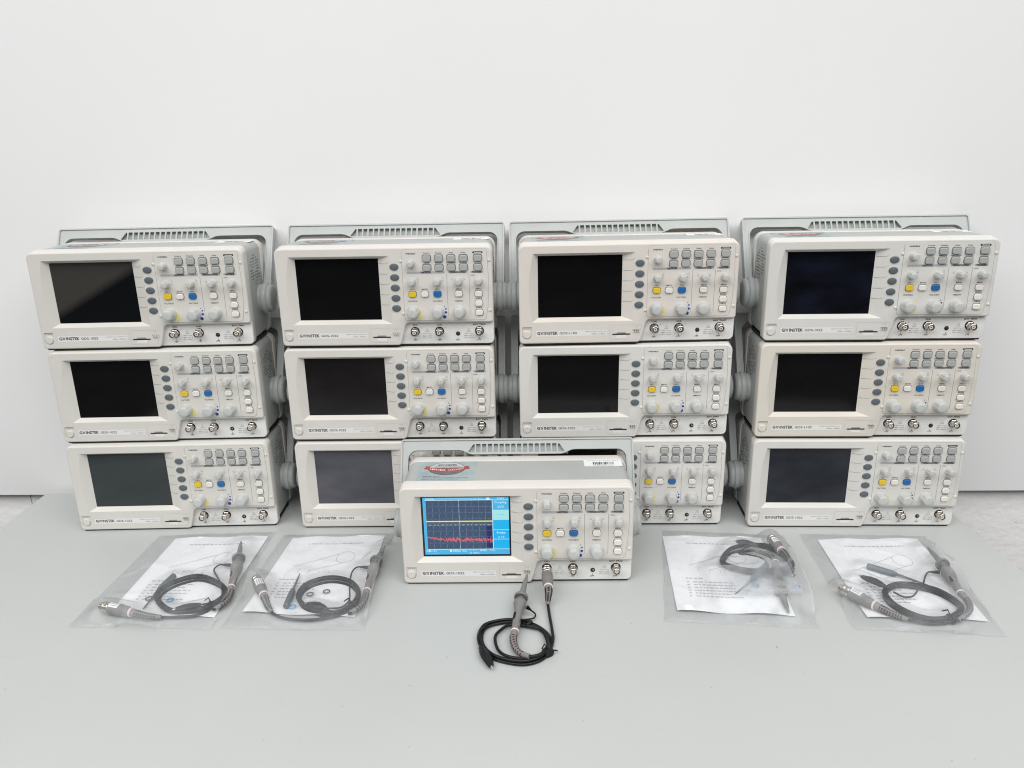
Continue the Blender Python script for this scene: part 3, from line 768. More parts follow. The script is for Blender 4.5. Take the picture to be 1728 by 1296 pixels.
# ---------------------------------------------------------------- test probes
def along(pts, t):
    L = [0]
    for a, b in zip(pts, pts[1:]): L.append(L[-1] + (b - a).length)
    d = t * L[-1]
    for i in range(len(pts) - 1):
        if L[i + 1] >= d or i == len(pts) - 2:
            k = (d - L[i]) / max(L[i + 1] - L[i], 1e-9); return pts[i].lerp(pts[i + 1], k), (pts[i + 1] - pts[i]).normalized()
def relief(parent, pts, r0, r1, name='strain_relief'):
    mb = MB(); q = spline(pts, 10); n = len(q)
    mb.tube(q, [r0 + (r1 - r0) * i / (n - 1) for i in range(n)], 'pgrey2', 14)
    slots = MB()
    for k in range(9):
        t = 0.2 + 0.075 * k
        p, d = along(q, t); rr = r0 + (r1 - r0) * t
        side = d.cross(Vector((0, 0, 1))).normalized(); up = side.cross(d).normalized()
        for ang in (90, 35, 145, -10, 190):
            nrm = side * math.cos(R(ang)) + up * math.sin(R(ang)); tan = d.cross(nrm)
            c = p + nrm * (rr * 1.0); a = d * 0.00085; b = tan * (rr * 0.30)
            mb.add([c - a - b + nrm * .0002, c + a - b + nrm * .0002, c + a + b + nrm * .0002, c - a + b + nrm * .0002], [(0, 1, 2, 3)], 'dark')
    return part(name, mb.mesh(name, 40), parent)
def ring_band(parent, p, d, r):
    mb = MB(); mb.lathe([(r, -0.0011), (r * 1.08, -0.0008), (r * 1.08, 0.0008), (r, 0.0011)], p, d, 'pinkring', 24)
    return part('band', mb.mesh('band', 35), parent)
def bnc_plug(parent, pts, sticker=True):
    q = [Vector(p) for p in pts]; d = (q[-1] - q[0]); L = d.length; d.normalize(); o = q[0]
    mb = MB(); m = 0.30 * L
    mb.lathe([(4.6e-3, 0), (5.2e-3, 0.0006), (5.2e-3, m * .2), (6.6e-3, m * .26), (7.0e-3, m * .34), (7.0e-3, m * .52), (6.2e-3, m * .58), (6.2e-3, m * .7), (7.1e-3, m * .76), (7.1e-3, m * .95), (6.4e-3, m)], o, d, 'metal', 28,
             lambda k, th: 1 - (0.05 * (math.cos(th * 12) > 0) if k in (4, 5, 8, 9) else 0))
    mb.lathe([(2.2e-3, -0.0004), (2.2e-3, 0.001)], o, d, 'ptfe', 14)
    met = part('bnc_plug', mb.mesh('bnc_plug', 35), parent)
    mb = MB()
    mb.lathe([(6.6e-3, m), (7.4e-3, m + .001), (7.6e-3, L * .66), (7.0e-3, L * .68), (7.0e-3, L * .72), (6.8e-3, L * .86), (5.6e-3, L)], o, d, 'pgrey', 24)
    part('plug_body', mb.mesh('plug_body', 35), parent)
    if sticker:
        mb = MB(); side = d.cross(Vector((0, 0, 1))).normalized(); up = side.cross(d).normalized(); a0, a1 = m + .002, L * .64
        rows = []
        for ang in range(50, 131, 10):
            nrm = side * math.cos(R(ang)) + up * math.sin(R(ang)); rows.append([o + d * a0 + nrm * 7.75e-3, o + d * a1 + nrm * 7.75e-3])
        mb.grid(rows, 'barlab', close=False)
        for k in range(3):
            ang = R(70 + 20 * k); nrm = side * math.cos(ang) + up * math.sin(ang); tan = d.cross(nrm) * 0.0004
            p0, p1 = o + d * (a0 + .002) + nrm * 7.9e-3, o + d * (a1 - .002) + nrm * 7.9e-3
            mb.add([p0 - tan, p1 - tan, p1 + tan, p0 + tan], [(0, 1, 2, 3)], 'inkl')
        part('sticker', mb.mesh('sticker', 40), parent)
    ring_band(parent, q[-1], d, 5.7e-3)
def probe_head(parent, tip, collar, bulb, end, s=1.0):
    tip, collar, bulb, end = map(Vector, (tip, collar, bulb, end))
    d = (collar - tip); L = d.length; d.normalize(); mb = MB()
    mb.lathe([(.7e-3 * s, 0), (1.7e-3 * s, L * .06), (1.9e-3 * s, L * .16), (2.9e-3 * s, L * .3), (4.0e-3 * s, L * .75), (4.3e-3 * s, L * .93), (8.6e-3 * s, L * .96), (9.2e-3 * s, L * .985), (9.2e-3 * s, L * 1.03), (8.4e-3 * s, L * 1.06), (6.2e-3 * s, L * 1.0)], tip, d, 'pgrey', 30)
    part('hook_sleeve', mb.mesh('hook_sleeve', 35), parent)
    d2 = (end - collar); L2 = d2.length; d2.normalize(); bt = (bulb - collar).dot(d2); mb = MB()
    mb.lathe([(3.2e-3 * s, -.001), (3.4e-3 * s, bt * .35), (5.6e-3 * s, bt * .5), (8.0e-3 * s, bt * .85), (8.4e-3 * s, bt * 1.1), (7.6e-3 * s, bt * 1.45), (5.9e-3 * s, bt * 1.9), (5.4e-3 * s, bt * 2.2), (5.0e-3 * s, L2 * .8), (4.7e-3 * s, L2)], collar, d2, 'pgrey', 30)
    part('probe_body', mb.mesh('probe_body', 35), parent)
    mb = MB(); p = collar + d2 * (L2 * .62); side = d2.cross(Vector((0, 0, 1))).normalized(); up = side.cross(d2)
    c = p + side * 3.2e-3 * s + up * 3.6e-3 * s
    mb.lathe([(1.5e-3, -.006), (1.9e-3, -.004), (1.9e-3, .004), (1.5e-3, .006)], c, d2, 'black', 8)
    part('attenuation_switch', mb.mesh('attenuation_switch', 35), parent)
    ring_band(parent, end, d2, 4.8e-3 * s)
def clip(parent, pts, m='black'):
    q = [Vector(p) for p in pts]; d = (q[-1] - q[0]); L = d.length; d.normalize(); side = d.cross(Vector((0, 0, 1))).normalized(); up = side.cross(d)
    mb = MB()
    secs = [(0, 1.8, 1.6), (.08, 3.4, 2.6), (.16, 3.6, 2.8), (.2, 4.6, 3.2), (.45, 6.0, 3.9), (.65, 5.7, 3.6), (.85, 4.0, 2.6), (.93, 3.0, 2.0)]
    loops = []
    for t, a, b in secs:
        c, _ = along(q, t)
        loops.append([c + side * (a / 1000 * math.cos(th)) + up * (b / 1000 * math.sin(th)) for th in [2 * math.pi * i / 16 for i in range(16)]])
    mb.grid(loops, m, cap0=True, cap1=True)
    o = part('crocodile_clip', mb.mesh('crocodile_clip', 40), parent)
    mb = MB(); c, _ = along(q, .9)
    mb.lathe([(1.5e-3, 0), (1.4e-3, L * .1), (1.2e-3, L * .13), (.5e-3, L * .145)], c, d, 'metal', 12)
    part('jaw', mb.mesh('jaw', 35), o)
def cable(parent, pts, r=.0019, name='cable', m='black'):
    mb = MB(); mb.tube(spline(pts, 6), r, m, 10); return part(name, mb.mesh(name, 60), parent)
def coil_path(ring, start, end, turns, wob, seed, z0=.002):
    """turns around the ring of control points, beginning nearest to start and ending nearest to end"""
    rr = random.Random(seed); ring = [Vector(p) for p in ring]; n = len(ring); c = sum(ring, Vector()) / n
    i0 = min(range(n), key=lambda i: (ring[i] - Vector(start)).length); i1 = min(range(n), key=lambda i: (ring[i] - Vector(end)).length)
    # choose direction leaving the start
    dirn = 1
    if (ring[(i0 - 1) % n] - Vector(start)).dot(ring[i0] - Vector(start)) > (ring[(i0 + 1) % n] - Vector(start)).dot(ring[i0] - Vector(start)): dirn = -1
    steps = turns * n + ((i1 - i0) * dirn) % n
    out = []
    for k in range(steps + 1):
        p = ring[(i0 + dirn * k) % n]; lap = k / n
        sc = 1 + wob * math.sin(lap * 4.1 + seed) + rr.uniform(-.012, .012)
        q = c + (p - c) * sc; q.z = z0 + min(.0032 * (k // n), .0065) + rr.uniform(0, .0006); out.append(q)
    return out

def probe(D, label, seed, hang=False, group='test probes'):
    q0 = Vector(D['probe'][-1])
    o = empty('test_probe', label, 'test probe', (q0.x, q0.y, 0), 0, group)
    inv = Vector((q0.x, q0.y, 0))
    sub = lambda l: [Vector(p) - inv for p in l]
    E = {k: sub(v) for k, v in D.items()}
    probe_head(o, *E['probe'], s=1.0 if not hang else 1.0)
    relief(o, E['relief'], .0046, .0027)
    bnc_plug(o, E['bnc'])
    relief(o, E['brelief'], .0054, .0028)
    cp = coil_path(E['coil'], E['relief'][-1], E['bcable'][-1], 5, .045, seed)
    path = [E['relief'][-2].lerp(E['relief'][-1], .7)] + [E['relief'][-1]] + cp[1:-1] + E['bcable'][::-1]
    cable(o, path)
    l = E['lead']; cable(o, l, .0011, 'ground_lead')
    mb = MB(); a, b = l[0], l[1]; mb.tube([a, a.lerp(b, .4), a.lerp(b, .8)], [.0026, .0022, .0014], 'black', 10); part('lead_boot', mb.mesh('lead_boot', 40), o)
    clip(o, E['clip'])
    # cable tie where the turns are bundled
    p = E['coil'][5] if 'tie' not in E else E['tie'][0]; t = (E['coil'][6] - E['coil'][4]).normalized()
    mb = MB(); side = t.cross(Vector((0, 0, 1)))
    pts = [Vector((p.x, p.y, .0062)) + side * (.0062 * math.cos(R(k * 24))) + Vector((0, 0, .0056 * math.sin(R(k * 24)))) for k in range(16)]
    mb.tube(pts, .0013, 'black', 8); mb.tube([pts[3], pts[3] + side * .004 + Vector((0, 0, .004)), pts[3] + side * .009 + t * .003], .0008, 'black', 6)
    part('cable_tie', mb.mesh('cable_tie', 40), o)
    return o

BAGS = []
BAGS.append({
  'bag': [(-0.5664, 0.84, 0), (-0.3803, 0.8289, 0), (-0.3715, 1.0829, 0), (-0.5507, 1.0772, 0)],
  'paper': [(-0.5272, 0.8622, 0.001), (-0.3857, 0.8538, 0.001), (-0.3791, 1.0669, 0.001), (-0.5213, 1.0654, 0.001)],
  'probe': [(-0.4115, 1.0397, 0.008), (-0.3954, 0.9821, 0.012), (-0.3924, 0.9614, 0.012), (-0.3818, 0.9099, 0.01)],
  'relief': [(-0.3818, 0.9099, 0.01), (-0.3782, 0.8932, 0.008), (-0.379, 0.8773, 0.008), (-0.3885, 0.8636, 0.007)],
  'coil': [(-0.4754, 0.8949, 0.005), (-0.4696, 0.9245, 0.005), (-0.4391, 0.9424, 0.005), (-0.4015, 0.922, 0.005), (-0.3857, 0.8981, 0.005), (-0.3948, 0.873, 0.005), (-0.4164, 0.86, 0.005), (-0.448, 0.8641, 0.005)],
  'bnc': [(-0.5374, 0.8711, 0.01), (-0.5211, 0.8674, 0.01), (-0.5021, 0.8616, 0.01), (-0.4907, 0.856, 0.01)],
  'brelief': [(-0.4907, 0.856, 0.01), (-0.4697, 0.8505, 0.008), (-0.4514, 0.8513, 0.005)],
  'bcable': [(-0.4514, 0.8513, 0.005), (-0.4399, 0.8527, 0.004), (-0.4142, 0.8539, 0.004), (-0.4011, 0.861, 0.004), (-0.3955, 0.8746, 0.004)],
  'hook': [(-0.4749, 0.9492, 0.006), (-0.4816, 0.9115, 0.006), (-0.4839, 0.873, 0.004)],
  'lead': [(-0.4035, 0.9678, 0.01), (-0.4206, 0.9763, 0.006), (-0.4255, 0.9652, 0.005), (-0.415, 0.9468, 0.005), (-0.4, 0.9207, 0.01), (-0.3871, 0.8888, 0.011), (-0.3966, 0.8748, 0.01), (-0.4089, 0.8697, 0.01)],
  'clip': [(-0.406, 0.8674, 0.012), (-0.4185, 0.8633, 0.012), (-0.4371, 0.8572, 0.012)],
  'rings': [(-0.4875, 0.8968, 0.003), (-0.4575, 0.8925, 0.003)],})
BAGS.append({
  'bag': [(-0.3706, 0.8298, 0), (-0.1893, 0.82, 0), (-0.1854, 1.0693, 0), (-0.3572, 1.071, 0)],
  'paper': [(-0.3528, 0.8629, 0.001), (-0.2058, 0.8481, 0.001), (-0.199, 1.0614, 0.001), (-0.3397, 1.0595, 0.001)],
  'probe': [(-0.1915, 1.0182, 0.008), (-0.1966, 0.9675, 0.012), (-0.1946, 0.9476, 0.012), (-0.1973, 0.8952, 0.01)],
  'relief': [(-0.1973, 0.8952, 0.01), (-0.1969, 0.878, 0.008), (-0.2011, 0.8614, 0.008), (-0.2115, 0.8491, 0.007)],
  'coil': [(-0.286, 0.8887, 0.005), (-0.2819, 0.9183, 0.005), (-0.255, 0.9327, 0.005), (-0.2259, 0.9223, 0.005), (-0.2091, 0.8947, 0.005), (-0.211, 0.8663, 0.005), (-0.2352, 0.8494, 0.005), (-0.2705, 0.8656, 0.005)],
  'bnc': [(-0.356, 0.933, 0.01), (-0.346, 0.9156, 0.01), (-0.3363, 0.8958, 0.01), (-0.3324, 0.8899, 0.01)],
  'brelief': [(-0.3324, 0.8899, 0.01), (-0.3233, 0.8728, 0.007), (-0.3127, 0.8566, 0.005)],
  'bcable': [(-0.3127, 0.8566, 0.005), (-0.299, 0.8477, 0.004), (-0.2787, 0.8417, 0.004), (-0.2536, 0.8408, 0.004), (-0.2331, 0.8468, 0.004), (-0.2206, 0.8544, 0.004)],
  'hook': [(-0.2972, 0.8678, 0.006), (-0.2987, 0.9097, 0.006), (-0.301, 0.9514, 0.004)],
  'lead': [(-0.2049, 0.954, 0.01), (-0.2215, 0.9627, 0.006), (-0.2273, 0.9524, 0.006), (-0.2253, 0.9251, 0.009), (-0.2211, 0.8992, 0.008), (-0.2182, 0.879, 0.006), (-0.2259, 0.8654, 0.005), (-0.2417, 0.8587, 0.008)],
  'clip': [(-0.2416, 0.8557, 0.01), (-0.2551, 0.863, 0.01), (-0.2721, 0.8678, 0.01)],
  'rings': [(-0.2742, 0.8996, 0.003), (-0.2536, 0.9053, 0.003), (-0.2906, 0.8715, 0.003)],})
BAGS.append({
  'bag': [(0.1837, 0.827, 0), (0.3687, 0.8049, 0), (0.4037, 1.038, 0), (0.2253, 1.0627, 0)],
  'paper': [(0.2034, 0.8467, 0.001), (0.3475, 0.831, 0.001), (0.3668, 1.031, 0.001), (0.2222, 1.042, 0.001)],
  'probe': [(0.3396, 0.8336, 0.005), (0.3448, 0.8761, 0.008), (0.3484, 0.8937, 0.01), (0.3596, 0.9449, 0.01)],
  'relief': [(0.3596, 0.9449, 0.01), (0.3596, 0.9612, 0.01), (0.3525, 0.9723, 0.009), (0.3431, 0.9822, 0.008)],
  'coil': [(0.2884, 0.9559, 0.006), (0.3104, 0.9886, 0.006), (0.3418, 0.9984, 0.006), (0.3697, 0.9909, 0.006), (0.3826, 0.9642, 0.006), (0.3763, 0.9351, 0.006), (0.3268, 0.9285, 0.006), (0.2973, 0.941, 0.006)],
  'bnc': [(0.3737, 1.0122, 0.012), (0.3716, 0.996, 0.012), (0.3777, 0.9851, 0.01), (0.3785, 0.9782, 0.01)],
  'brelief': [(0.3785, 0.9782, 0.01), (0.3812, 0.9634, 0.01), (0.3818, 0.9472, 0.009)],
  'bcable': [(0.3818, 0.9472, 0.009), (0.3793, 0.9333, 0.007), (0.3663, 0.9213, 0.006), (0.3454, 0.9166, 0.006)],
  'hook': [(0.3439, 0.9346, 0.013), (0.3105, 0.8959, 0.012), (0.2816, 0.8665, 0.012)],
  'lead': [(0.3436, 0.8906, 0.012), (0.3406, 0.9124, 0.012), (0.346, 0.9388, 0.013), (0.3416, 0.9537, 0.013), (0.3261, 0.9634, 0.013), (0.3148, 0.9668, 0.013), (0.3285, 0.9817, 0.013), (0.3463, 0.9889, 0.013)],
  'clip': [(0.3471, 0.9889, 0.013), (0.3342, 0.9958, 0.013), (0.3192, 1.0018, 0.013)],
  'zip': [(0.2775, 0.8631, 0.011), (0.3708, 0.8641, 0.011), (0.3765, 0.9389, 0.014), (0.2787, 0.9362, 0.011)],
  'rings': [(0.3681, 0.9062, 0.013), (0.3104, 0.8837, 0.013), (0.3647, 0.8778, 0.013), (0.3128, 0.8823, 0.013)],})
BAGS.append({
  'bag': [(0.4097, 0.8026, 0), (0.583, 0.7826, 0), (0.6119, 1.0271, 0), (0.4292, 1.0423, 0)],
  'paper': [(0.4339, 0.8237, 0.001), (0.5776, 0.812, 0.001), (0.5942, 1.0185, 0.001), (0.448, 1.0217, 0.001)],
  'probe': [(0.5894, 0.982, 0.008), (0.5813, 0.928, 0.012), (0.5756, 0.9072, 0.012), (0.5689, 0.8614, 0.01)],
  'relief': [(0.5689, 0.8614, 0.01), (0.5697, 0.8445, 0.008), (0.5589, 0.8241, 0.008), (0.5364, 0.8077, 0.007)],
  'coil': [(0.4751, 0.8679, 0.005), (0.4979, 0.888, 0.005), (0.5236, 0.8854, 0.005), (0.5468, 0.8685, 0.005), (0.5551, 0.8346, 0.005), (0.5301, 0.8123, 0.005), (0.4999, 0.8119, 0.005), (0.4771, 0.8373, 0.005)],
  'bnc': [(0.422, 0.8795, 0.01), (0.4331, 0.8679, 0.01), (0.4462, 0.8519, 0.01), (0.4485, 0.8391, 0.01)],
  'brelief': [(0.4485, 0.8391, 0.01), (0.4618, 0.8239, 0.008), (0.4787, 0.8146, 0.005)],
  'bcable': [(0.4787, 0.8146, 0.005), (0.4907, 0.81, 0.004), (0.509, 0.8068, 0.004), (0.5311, 0.8109, 0.004)],
  'hook': [(0.4839, 0.9383, 0.006), (0.5141, 0.9143, 0.006), (0.5432, 0.8912, 0.004)],
  'lead': [(0.5688, 0.9118, 0.01), (0.5591, 0.9195, 0.006), (0.5493, 0.9096, 0.006), (0.5343, 0.8868, 0.01), (0.5202, 0.8727, 0.009), (0.5098, 0.8636, 0.006), (0.4982, 0.863, 0.005), (0.4866, 0.8692, 0.009)],
  'clip': [(0.4803, 0.8752, 0.012), (0.4725, 0.8892, 0.012), (0.4598, 0.907, 0.01)],
  'rings': [(0.5304, 0.8966, 0.003)],})
FRONT = {
  'jack': (0.0418, 0.9253, 0.0214),
  'relief': [(0.0421, 0.8958, 0.012), (0.0413, 0.8826, 0.008), (0.0403, 0.8631, 0.005)],
  'cable': [(0.0403, 0.8631, 0.005), (0.0413, 0.8394, 0.004), (0.0427, 0.8126, 0.004), (0.0429, 0.7907, 0.004), (0.0412, 0.7767, 0.004), (0.0369, 0.7649, 0.004)],
  'probe': [(0.0154, 0.9141, 0.018), (0.0077, 0.8784, 0.0135), (0.0063, 0.8676, 0.013), (0.0049, 0.8547, 0.012), (0.0004, 0.8242, 0.01), (-0.0026, 0.8005, 0.009)],
  'relief2': [(-0.0026, 0.8005, 0.009), (-0.0046, 0.7867, 0.008), (-0.0024, 0.7723, 0.007), (0.0038, 0.7611, 0.007), (0.0137, 0.7526, 0.009)],
  'cab2': [(0.0137, 0.7526, 0.009), (0.0206, 0.7537, 0.009), (0.0292, 0.7584, 0.009), (0.0362, 0.7714, 0.008)],
  'outer': [(-0.0459, 0.8023, 0.003), (-0.0403, 0.8206, 0.003), (-0.0224, 0.8295, 0.003), (-0.0019, 0.8307, 0.003), (0.0184, 0.8243, 0.003), (0.0336, 0.8088, 0.003), (0.0397, 0.7887, 0.003), (0.0372, 0.7714, 0.003), (0.0269, 0.7565, 0.003), (0.0099, 0.7489, 0.003), (-0.009, 0.7511, 0.003), (-0.0291, 0.7616, 0.003), (-0.0419, 0.7808, 0.003)],
  'inner': [(-0.0264, 0.7966, 0.004), (-0.0199, 0.811, 0.004), (-0.0087, 0.8209, 0.004), (0.0115, 0.8183, 0.006), (0.0302, 0.8093, 0.004), (0.0371, 0.7909, 0.004), (0.0329, 0.7701, 0.004), (0.0207, 0.7596, 0.004), (0.0037, 0.756, 0.004), (-0.0132, 0.7615, 0.004), (-0.0229, 0.7736, 0.004)],
  'lead': [(0.0128, 0.8443, 0.014), (0.0179, 0.8432, 0.01), (0.0236, 0.843, 0.004), (0.0216, 0.8352, 0.004), (0.0141, 0.8296, 0.006), (0.0049, 0.8143, 0.016)],
  'clip': [(-0.0437, 0.7776, 0.006), (-0.0387, 0.7646, 0.006), (-0.033, 0.7512, 0.006), (-0.0292, 0.7399, 0.004)],
  'leadfix': [(0.005, 0.8191, 0.016), (0.0034, 0.8093, 0.015)],
  'tie': [(0.0305, 0.7656, 0.008), (0.0378, 0.7629, 0.008), (0.0439, 0.7671, 0.006)],}


BL = ['grey test probe with coiled cable in the leftmost clear bag', 'grey test probe with coiled cable in the second clear bag from the left',
      'grey test probe with its tip pointing down, partly under the small zip bag', 'grey test probe with coiled cable in the rightmost clear bag']
for i, D in enumerate(BAGS):
    probe({k: v for k, v in D.items() if k in ('probe', 'relief', 'coil', 'bnc', 'brelief', 'bcable', 'lead', 'clip')}, BL[i], i + 2)

# ---- loose things in the bags
def hook_tool(pts, label):
    q = [Vector(p) for p in pts]; o = empty('screwdriver', label, 'trimming tool', (q[0].x, q[0].y, 0), 0, 'small black trimming tools in the bags')
    inv = Vector((q[0].x, q[0].y, 0)); q = [p - inv for p in q]
    mb = MB(); d = q[1] - q[0]; L = d.length; d.normalize()
    mb.lathe([(3.2e-3, 0), (4.2e-3, .001), (4.3e-3, L * .3), (4.0e-3, L * .8), (3.2e-3, L * .95), (1.9e-3, L)], q[0], d, 'slate', 14)
    part('grip', mb.mesh('grip', 40), o)
    mb = MB(); mb.tube([q[1], q[1].lerp(q[2], .5), q[2]], [.0019, .0014, .0007], 'slate', 10); part('shaft', mb.mesh('shaft', 40), o)
    return o
HL = ['black trimming tool lying on the leaflet of the leftmost bag', 'black trimming tool lying upright beside the coil in the second bag from the left',
      'black trimming tool inside the small zip bag', 'black trimming tool lying above the coil in the rightmost bag']
for D, l in zip(BAGS, HL): hook_tool(D['hook'], l)
def marker(p, m, label, r=.0042):
    mb = MB(); n = 24
    loops = []
    for j in range(9):
        a = 2 * math.pi * j / 8
        loops.append([Vector(((r + .0008 * math.cos(a)) * math.cos(2 * math.pi * i / n), (r + .0008 * math.cos(a)) * math.sin(2 * math.pi * i / n), .0008 + .0008 * math.sin(a))) for i in range(n)])
    mb.grid(loops, m); o = bpy.data.objects.new('marker_ring', mb.mesh('marker_ring', 60)); COL.objects.link(o)
    o.location = p; o['label'] = label; o['category'] = 'marker ring'; o['group'] = 'marker rings in the bags'
RL = [[('slate', 'dark marker ring left of the coil in the leftmost bag'), ('bluering', 'pale blue marker ring inside the coil of the leftmost bag')],
      [('slate', 'dark marker ring left inside the coil, second bag from the left'), ('slate', 'dark marker ring mid coil, second bag from the left'), ('bluering', 'blue marker ring at the foot of the tool in the second bag from the left')],
      [('slate', 'dark marker ring at the right edge of the small zip bag'), ('bluering', 'blue marker ring beside the tool in the small zip bag'), ('bluering', 'blue marker ring in the right corner of the small zip bag'), ('slate', 'dark marker ring against the blue one beside the tool in the zip bag')],
      [('bluering', 'blue marker ring under the tool tip in the rightmost bag')]]
for D, l in zip(BAGS, RL):
    for p, (m, t) in zip(D['rings'], l): marker(p, m, t)

# ---- leaflets
def leaflet(c, label, style, curl):
    c = [Vector(p) for p in c]; o_ = c[0].copy(); mb = MB(); n = 24
    def at(s, t, dz=0.0):
        p = c[0].lerp(c[1], s).lerp(c[3].lerp(c[2], s), t) - o_
        e = min(s, 1 - s, t, 1 - t)
        p.z = .0012 + dz + curl * (.003 * math.exp(-t * 9) * math.sin(s * 5 + 1) ** 2 + .002 * math.exp(-(1 - t) * 9) * math.sin(s * 6) ** 2)
        return p
    rows = [[at(i / n, j / n) for i in range(n + 1)] for j in range(n + 1)]
    mb.grid(rows, 'paper', close=False)
    rr = random.Random(style)
    def words(s0, s1, t, h, gap=.5, m='paperink', slope=0.0):
        s = s0
        while s < s1:
            wl = rr.uniform(.012, .045)
            e = min(s + wl, s1)
            mb.add([at(s, t + slope * (s - s0), 2e-4), at(e, t + slope * (e - s0), 2e-4), at(e, t + h + slope * (e - s0), 2e-4), at(s, t + h + slope * (s - s0), 2e-4)], [(0, 1, 2, 3)], m)
            s = e + rr.uniform(.006, .016)
    words(.22, .80, .885, .013)
    el = [(.68 + .09 * math.cos(k * math.pi / 12), .70 + .075 * math.sin(k * math.pi / 12)) for k in range(25)]
    st = lambda pts, wd: stroke(mb, pts, wd, 0, 'paperink', lambda a, b: at(a, b, 2.2e-4))
    st(el, .005); st([(.20, .58), (.40, .66), (.60, .745)], .006); st([(.38, .52), (.55, .58), (.70, .63)], .005)
    for k in range(4): st([(.28 + .1 * k, .55 - .01 * k), (.28 + .1 * k, .49)], .004)
    words(.14, .3, .40, .014)
    for k in range(6): words(.14, .165, .355 - .035 * k, .012); words(.2, .2 + rr.uniform(.22, .42), .355 - .035 * k, .013)
    me = mb.mesh('leaflet', 60); o = bpy.data.objects.new('leaflet', me); COL.objects.link(o); o.location = (o_.x, o_.y, 0)
    o['label'] = label; o['category'] = 'leaflet'; o['group'] = 'printed leaflets in the bags'
PL = ['white printed leaflet inside the leftmost clear bag', 'white printed leaflet with curled top edge in the second bag from the left', 'white printed leaflet in the bag that also holds the small zip bag', 'white printed leaflet inside the rightmost clear bag']
for i, (D, l) in enumerate(zip(BAGS, PL)): leaflet(D['paper'], l, i, 1.0)

# ---- clear bags
def film_mat(name, lo, hi, scale, border=False):
    m = bpy.data.materials.new(name); m.use_nodes = True; nt = m.node_tree; nt.nodes.clear()
    out = nt.nodes.new('ShaderNodeOutputMaterial'); tr = nt.nodes.new('ShaderNodeBsdfTransparent'); tr.inputs['Color'].default_value = (.99, .99, .99, 1)
    df = nt.nodes.new('ShaderNodeBsdfDiffuse'); df.inputs['Color'].default_value = (.90, .94, .98, 1)
    tl = nt.nodes.new('ShaderNodeBsdfTranslucent'); tl.inputs['Color'].default_value = (.90, .94, .98, 1)
    md = nt.nodes.new('ShaderNodeMixShader'); md.inputs['Fac'].default_value = .35
    gl = nt.nodes.new('ShaderNodeBsdfGlossy'); gl.inputs['Roughness'].default_value = .24
    tc = nt.nodes.new('ShaderNodeTexCoord'); n = nt.nodes.new('ShaderNodeTexNoise'); n.inputs['Scale'].default_value = scale; n.inputs['Detail'].default_value = 4
    n.inputs['Distortion'].default_value = 0.6
    mr = nt.nodes.new('ShaderNodeMapRange'); mr.inputs['From Min'].default_value = .35; mr.inputs['From Max'].default_value = .68
    mr.inputs['To Min'].default_value = lo; mr.inputs['To Max'].default_value = hi
    nt.links.new(tc.outputs['Object'], n.inputs['Vector']); nt.links.new(n.outputs['Fac'], mr.inputs['Value'])
    m1 = nt.nodes.new('ShaderNodeMixShader'); m2 = nt.nodes.new('ShaderNodeMixShader')
    fr = nt.nodes.new('ShaderNodeFresnel'); fr.inputs['IOR'].default_value = 1.4
    fk = nt.nodes.new('ShaderNodeMath'); fk.operation = 'MULTIPLY'; fk.inputs[1].default_value = .5; nt.links.new(fr.outputs[0], fk.inputs[0])
    nt.links.new(df.outputs[0], md.inputs[1]); nt.links.new(tl.outputs[0], md.inputs[2])
    nt.links.new(mr.outputs['Result'], m1.inputs['Fac']); nt.links.new(tr.outputs[0], m1.inputs[1]); nt.links.new(md.outputs[0], m1.inputs[2])
    nt.links.new(fk.outputs[0], m2.inputs['Fac']); nt.links.new(m1.outputs[0], m2.inputs[1]); nt.links.new(gl.outputs[0], m2.inputs[2])
    nt.links.new(m2.outputs[0], out.inputs['Surface'])
    return m
M['film'] = film_mat('clear_film', .06, .20, 22); M['seam'] = film_mat('film_seam', .10, .28, 60); M['zipfilm'] = film_mat('zip_film', .30, .44, 40)

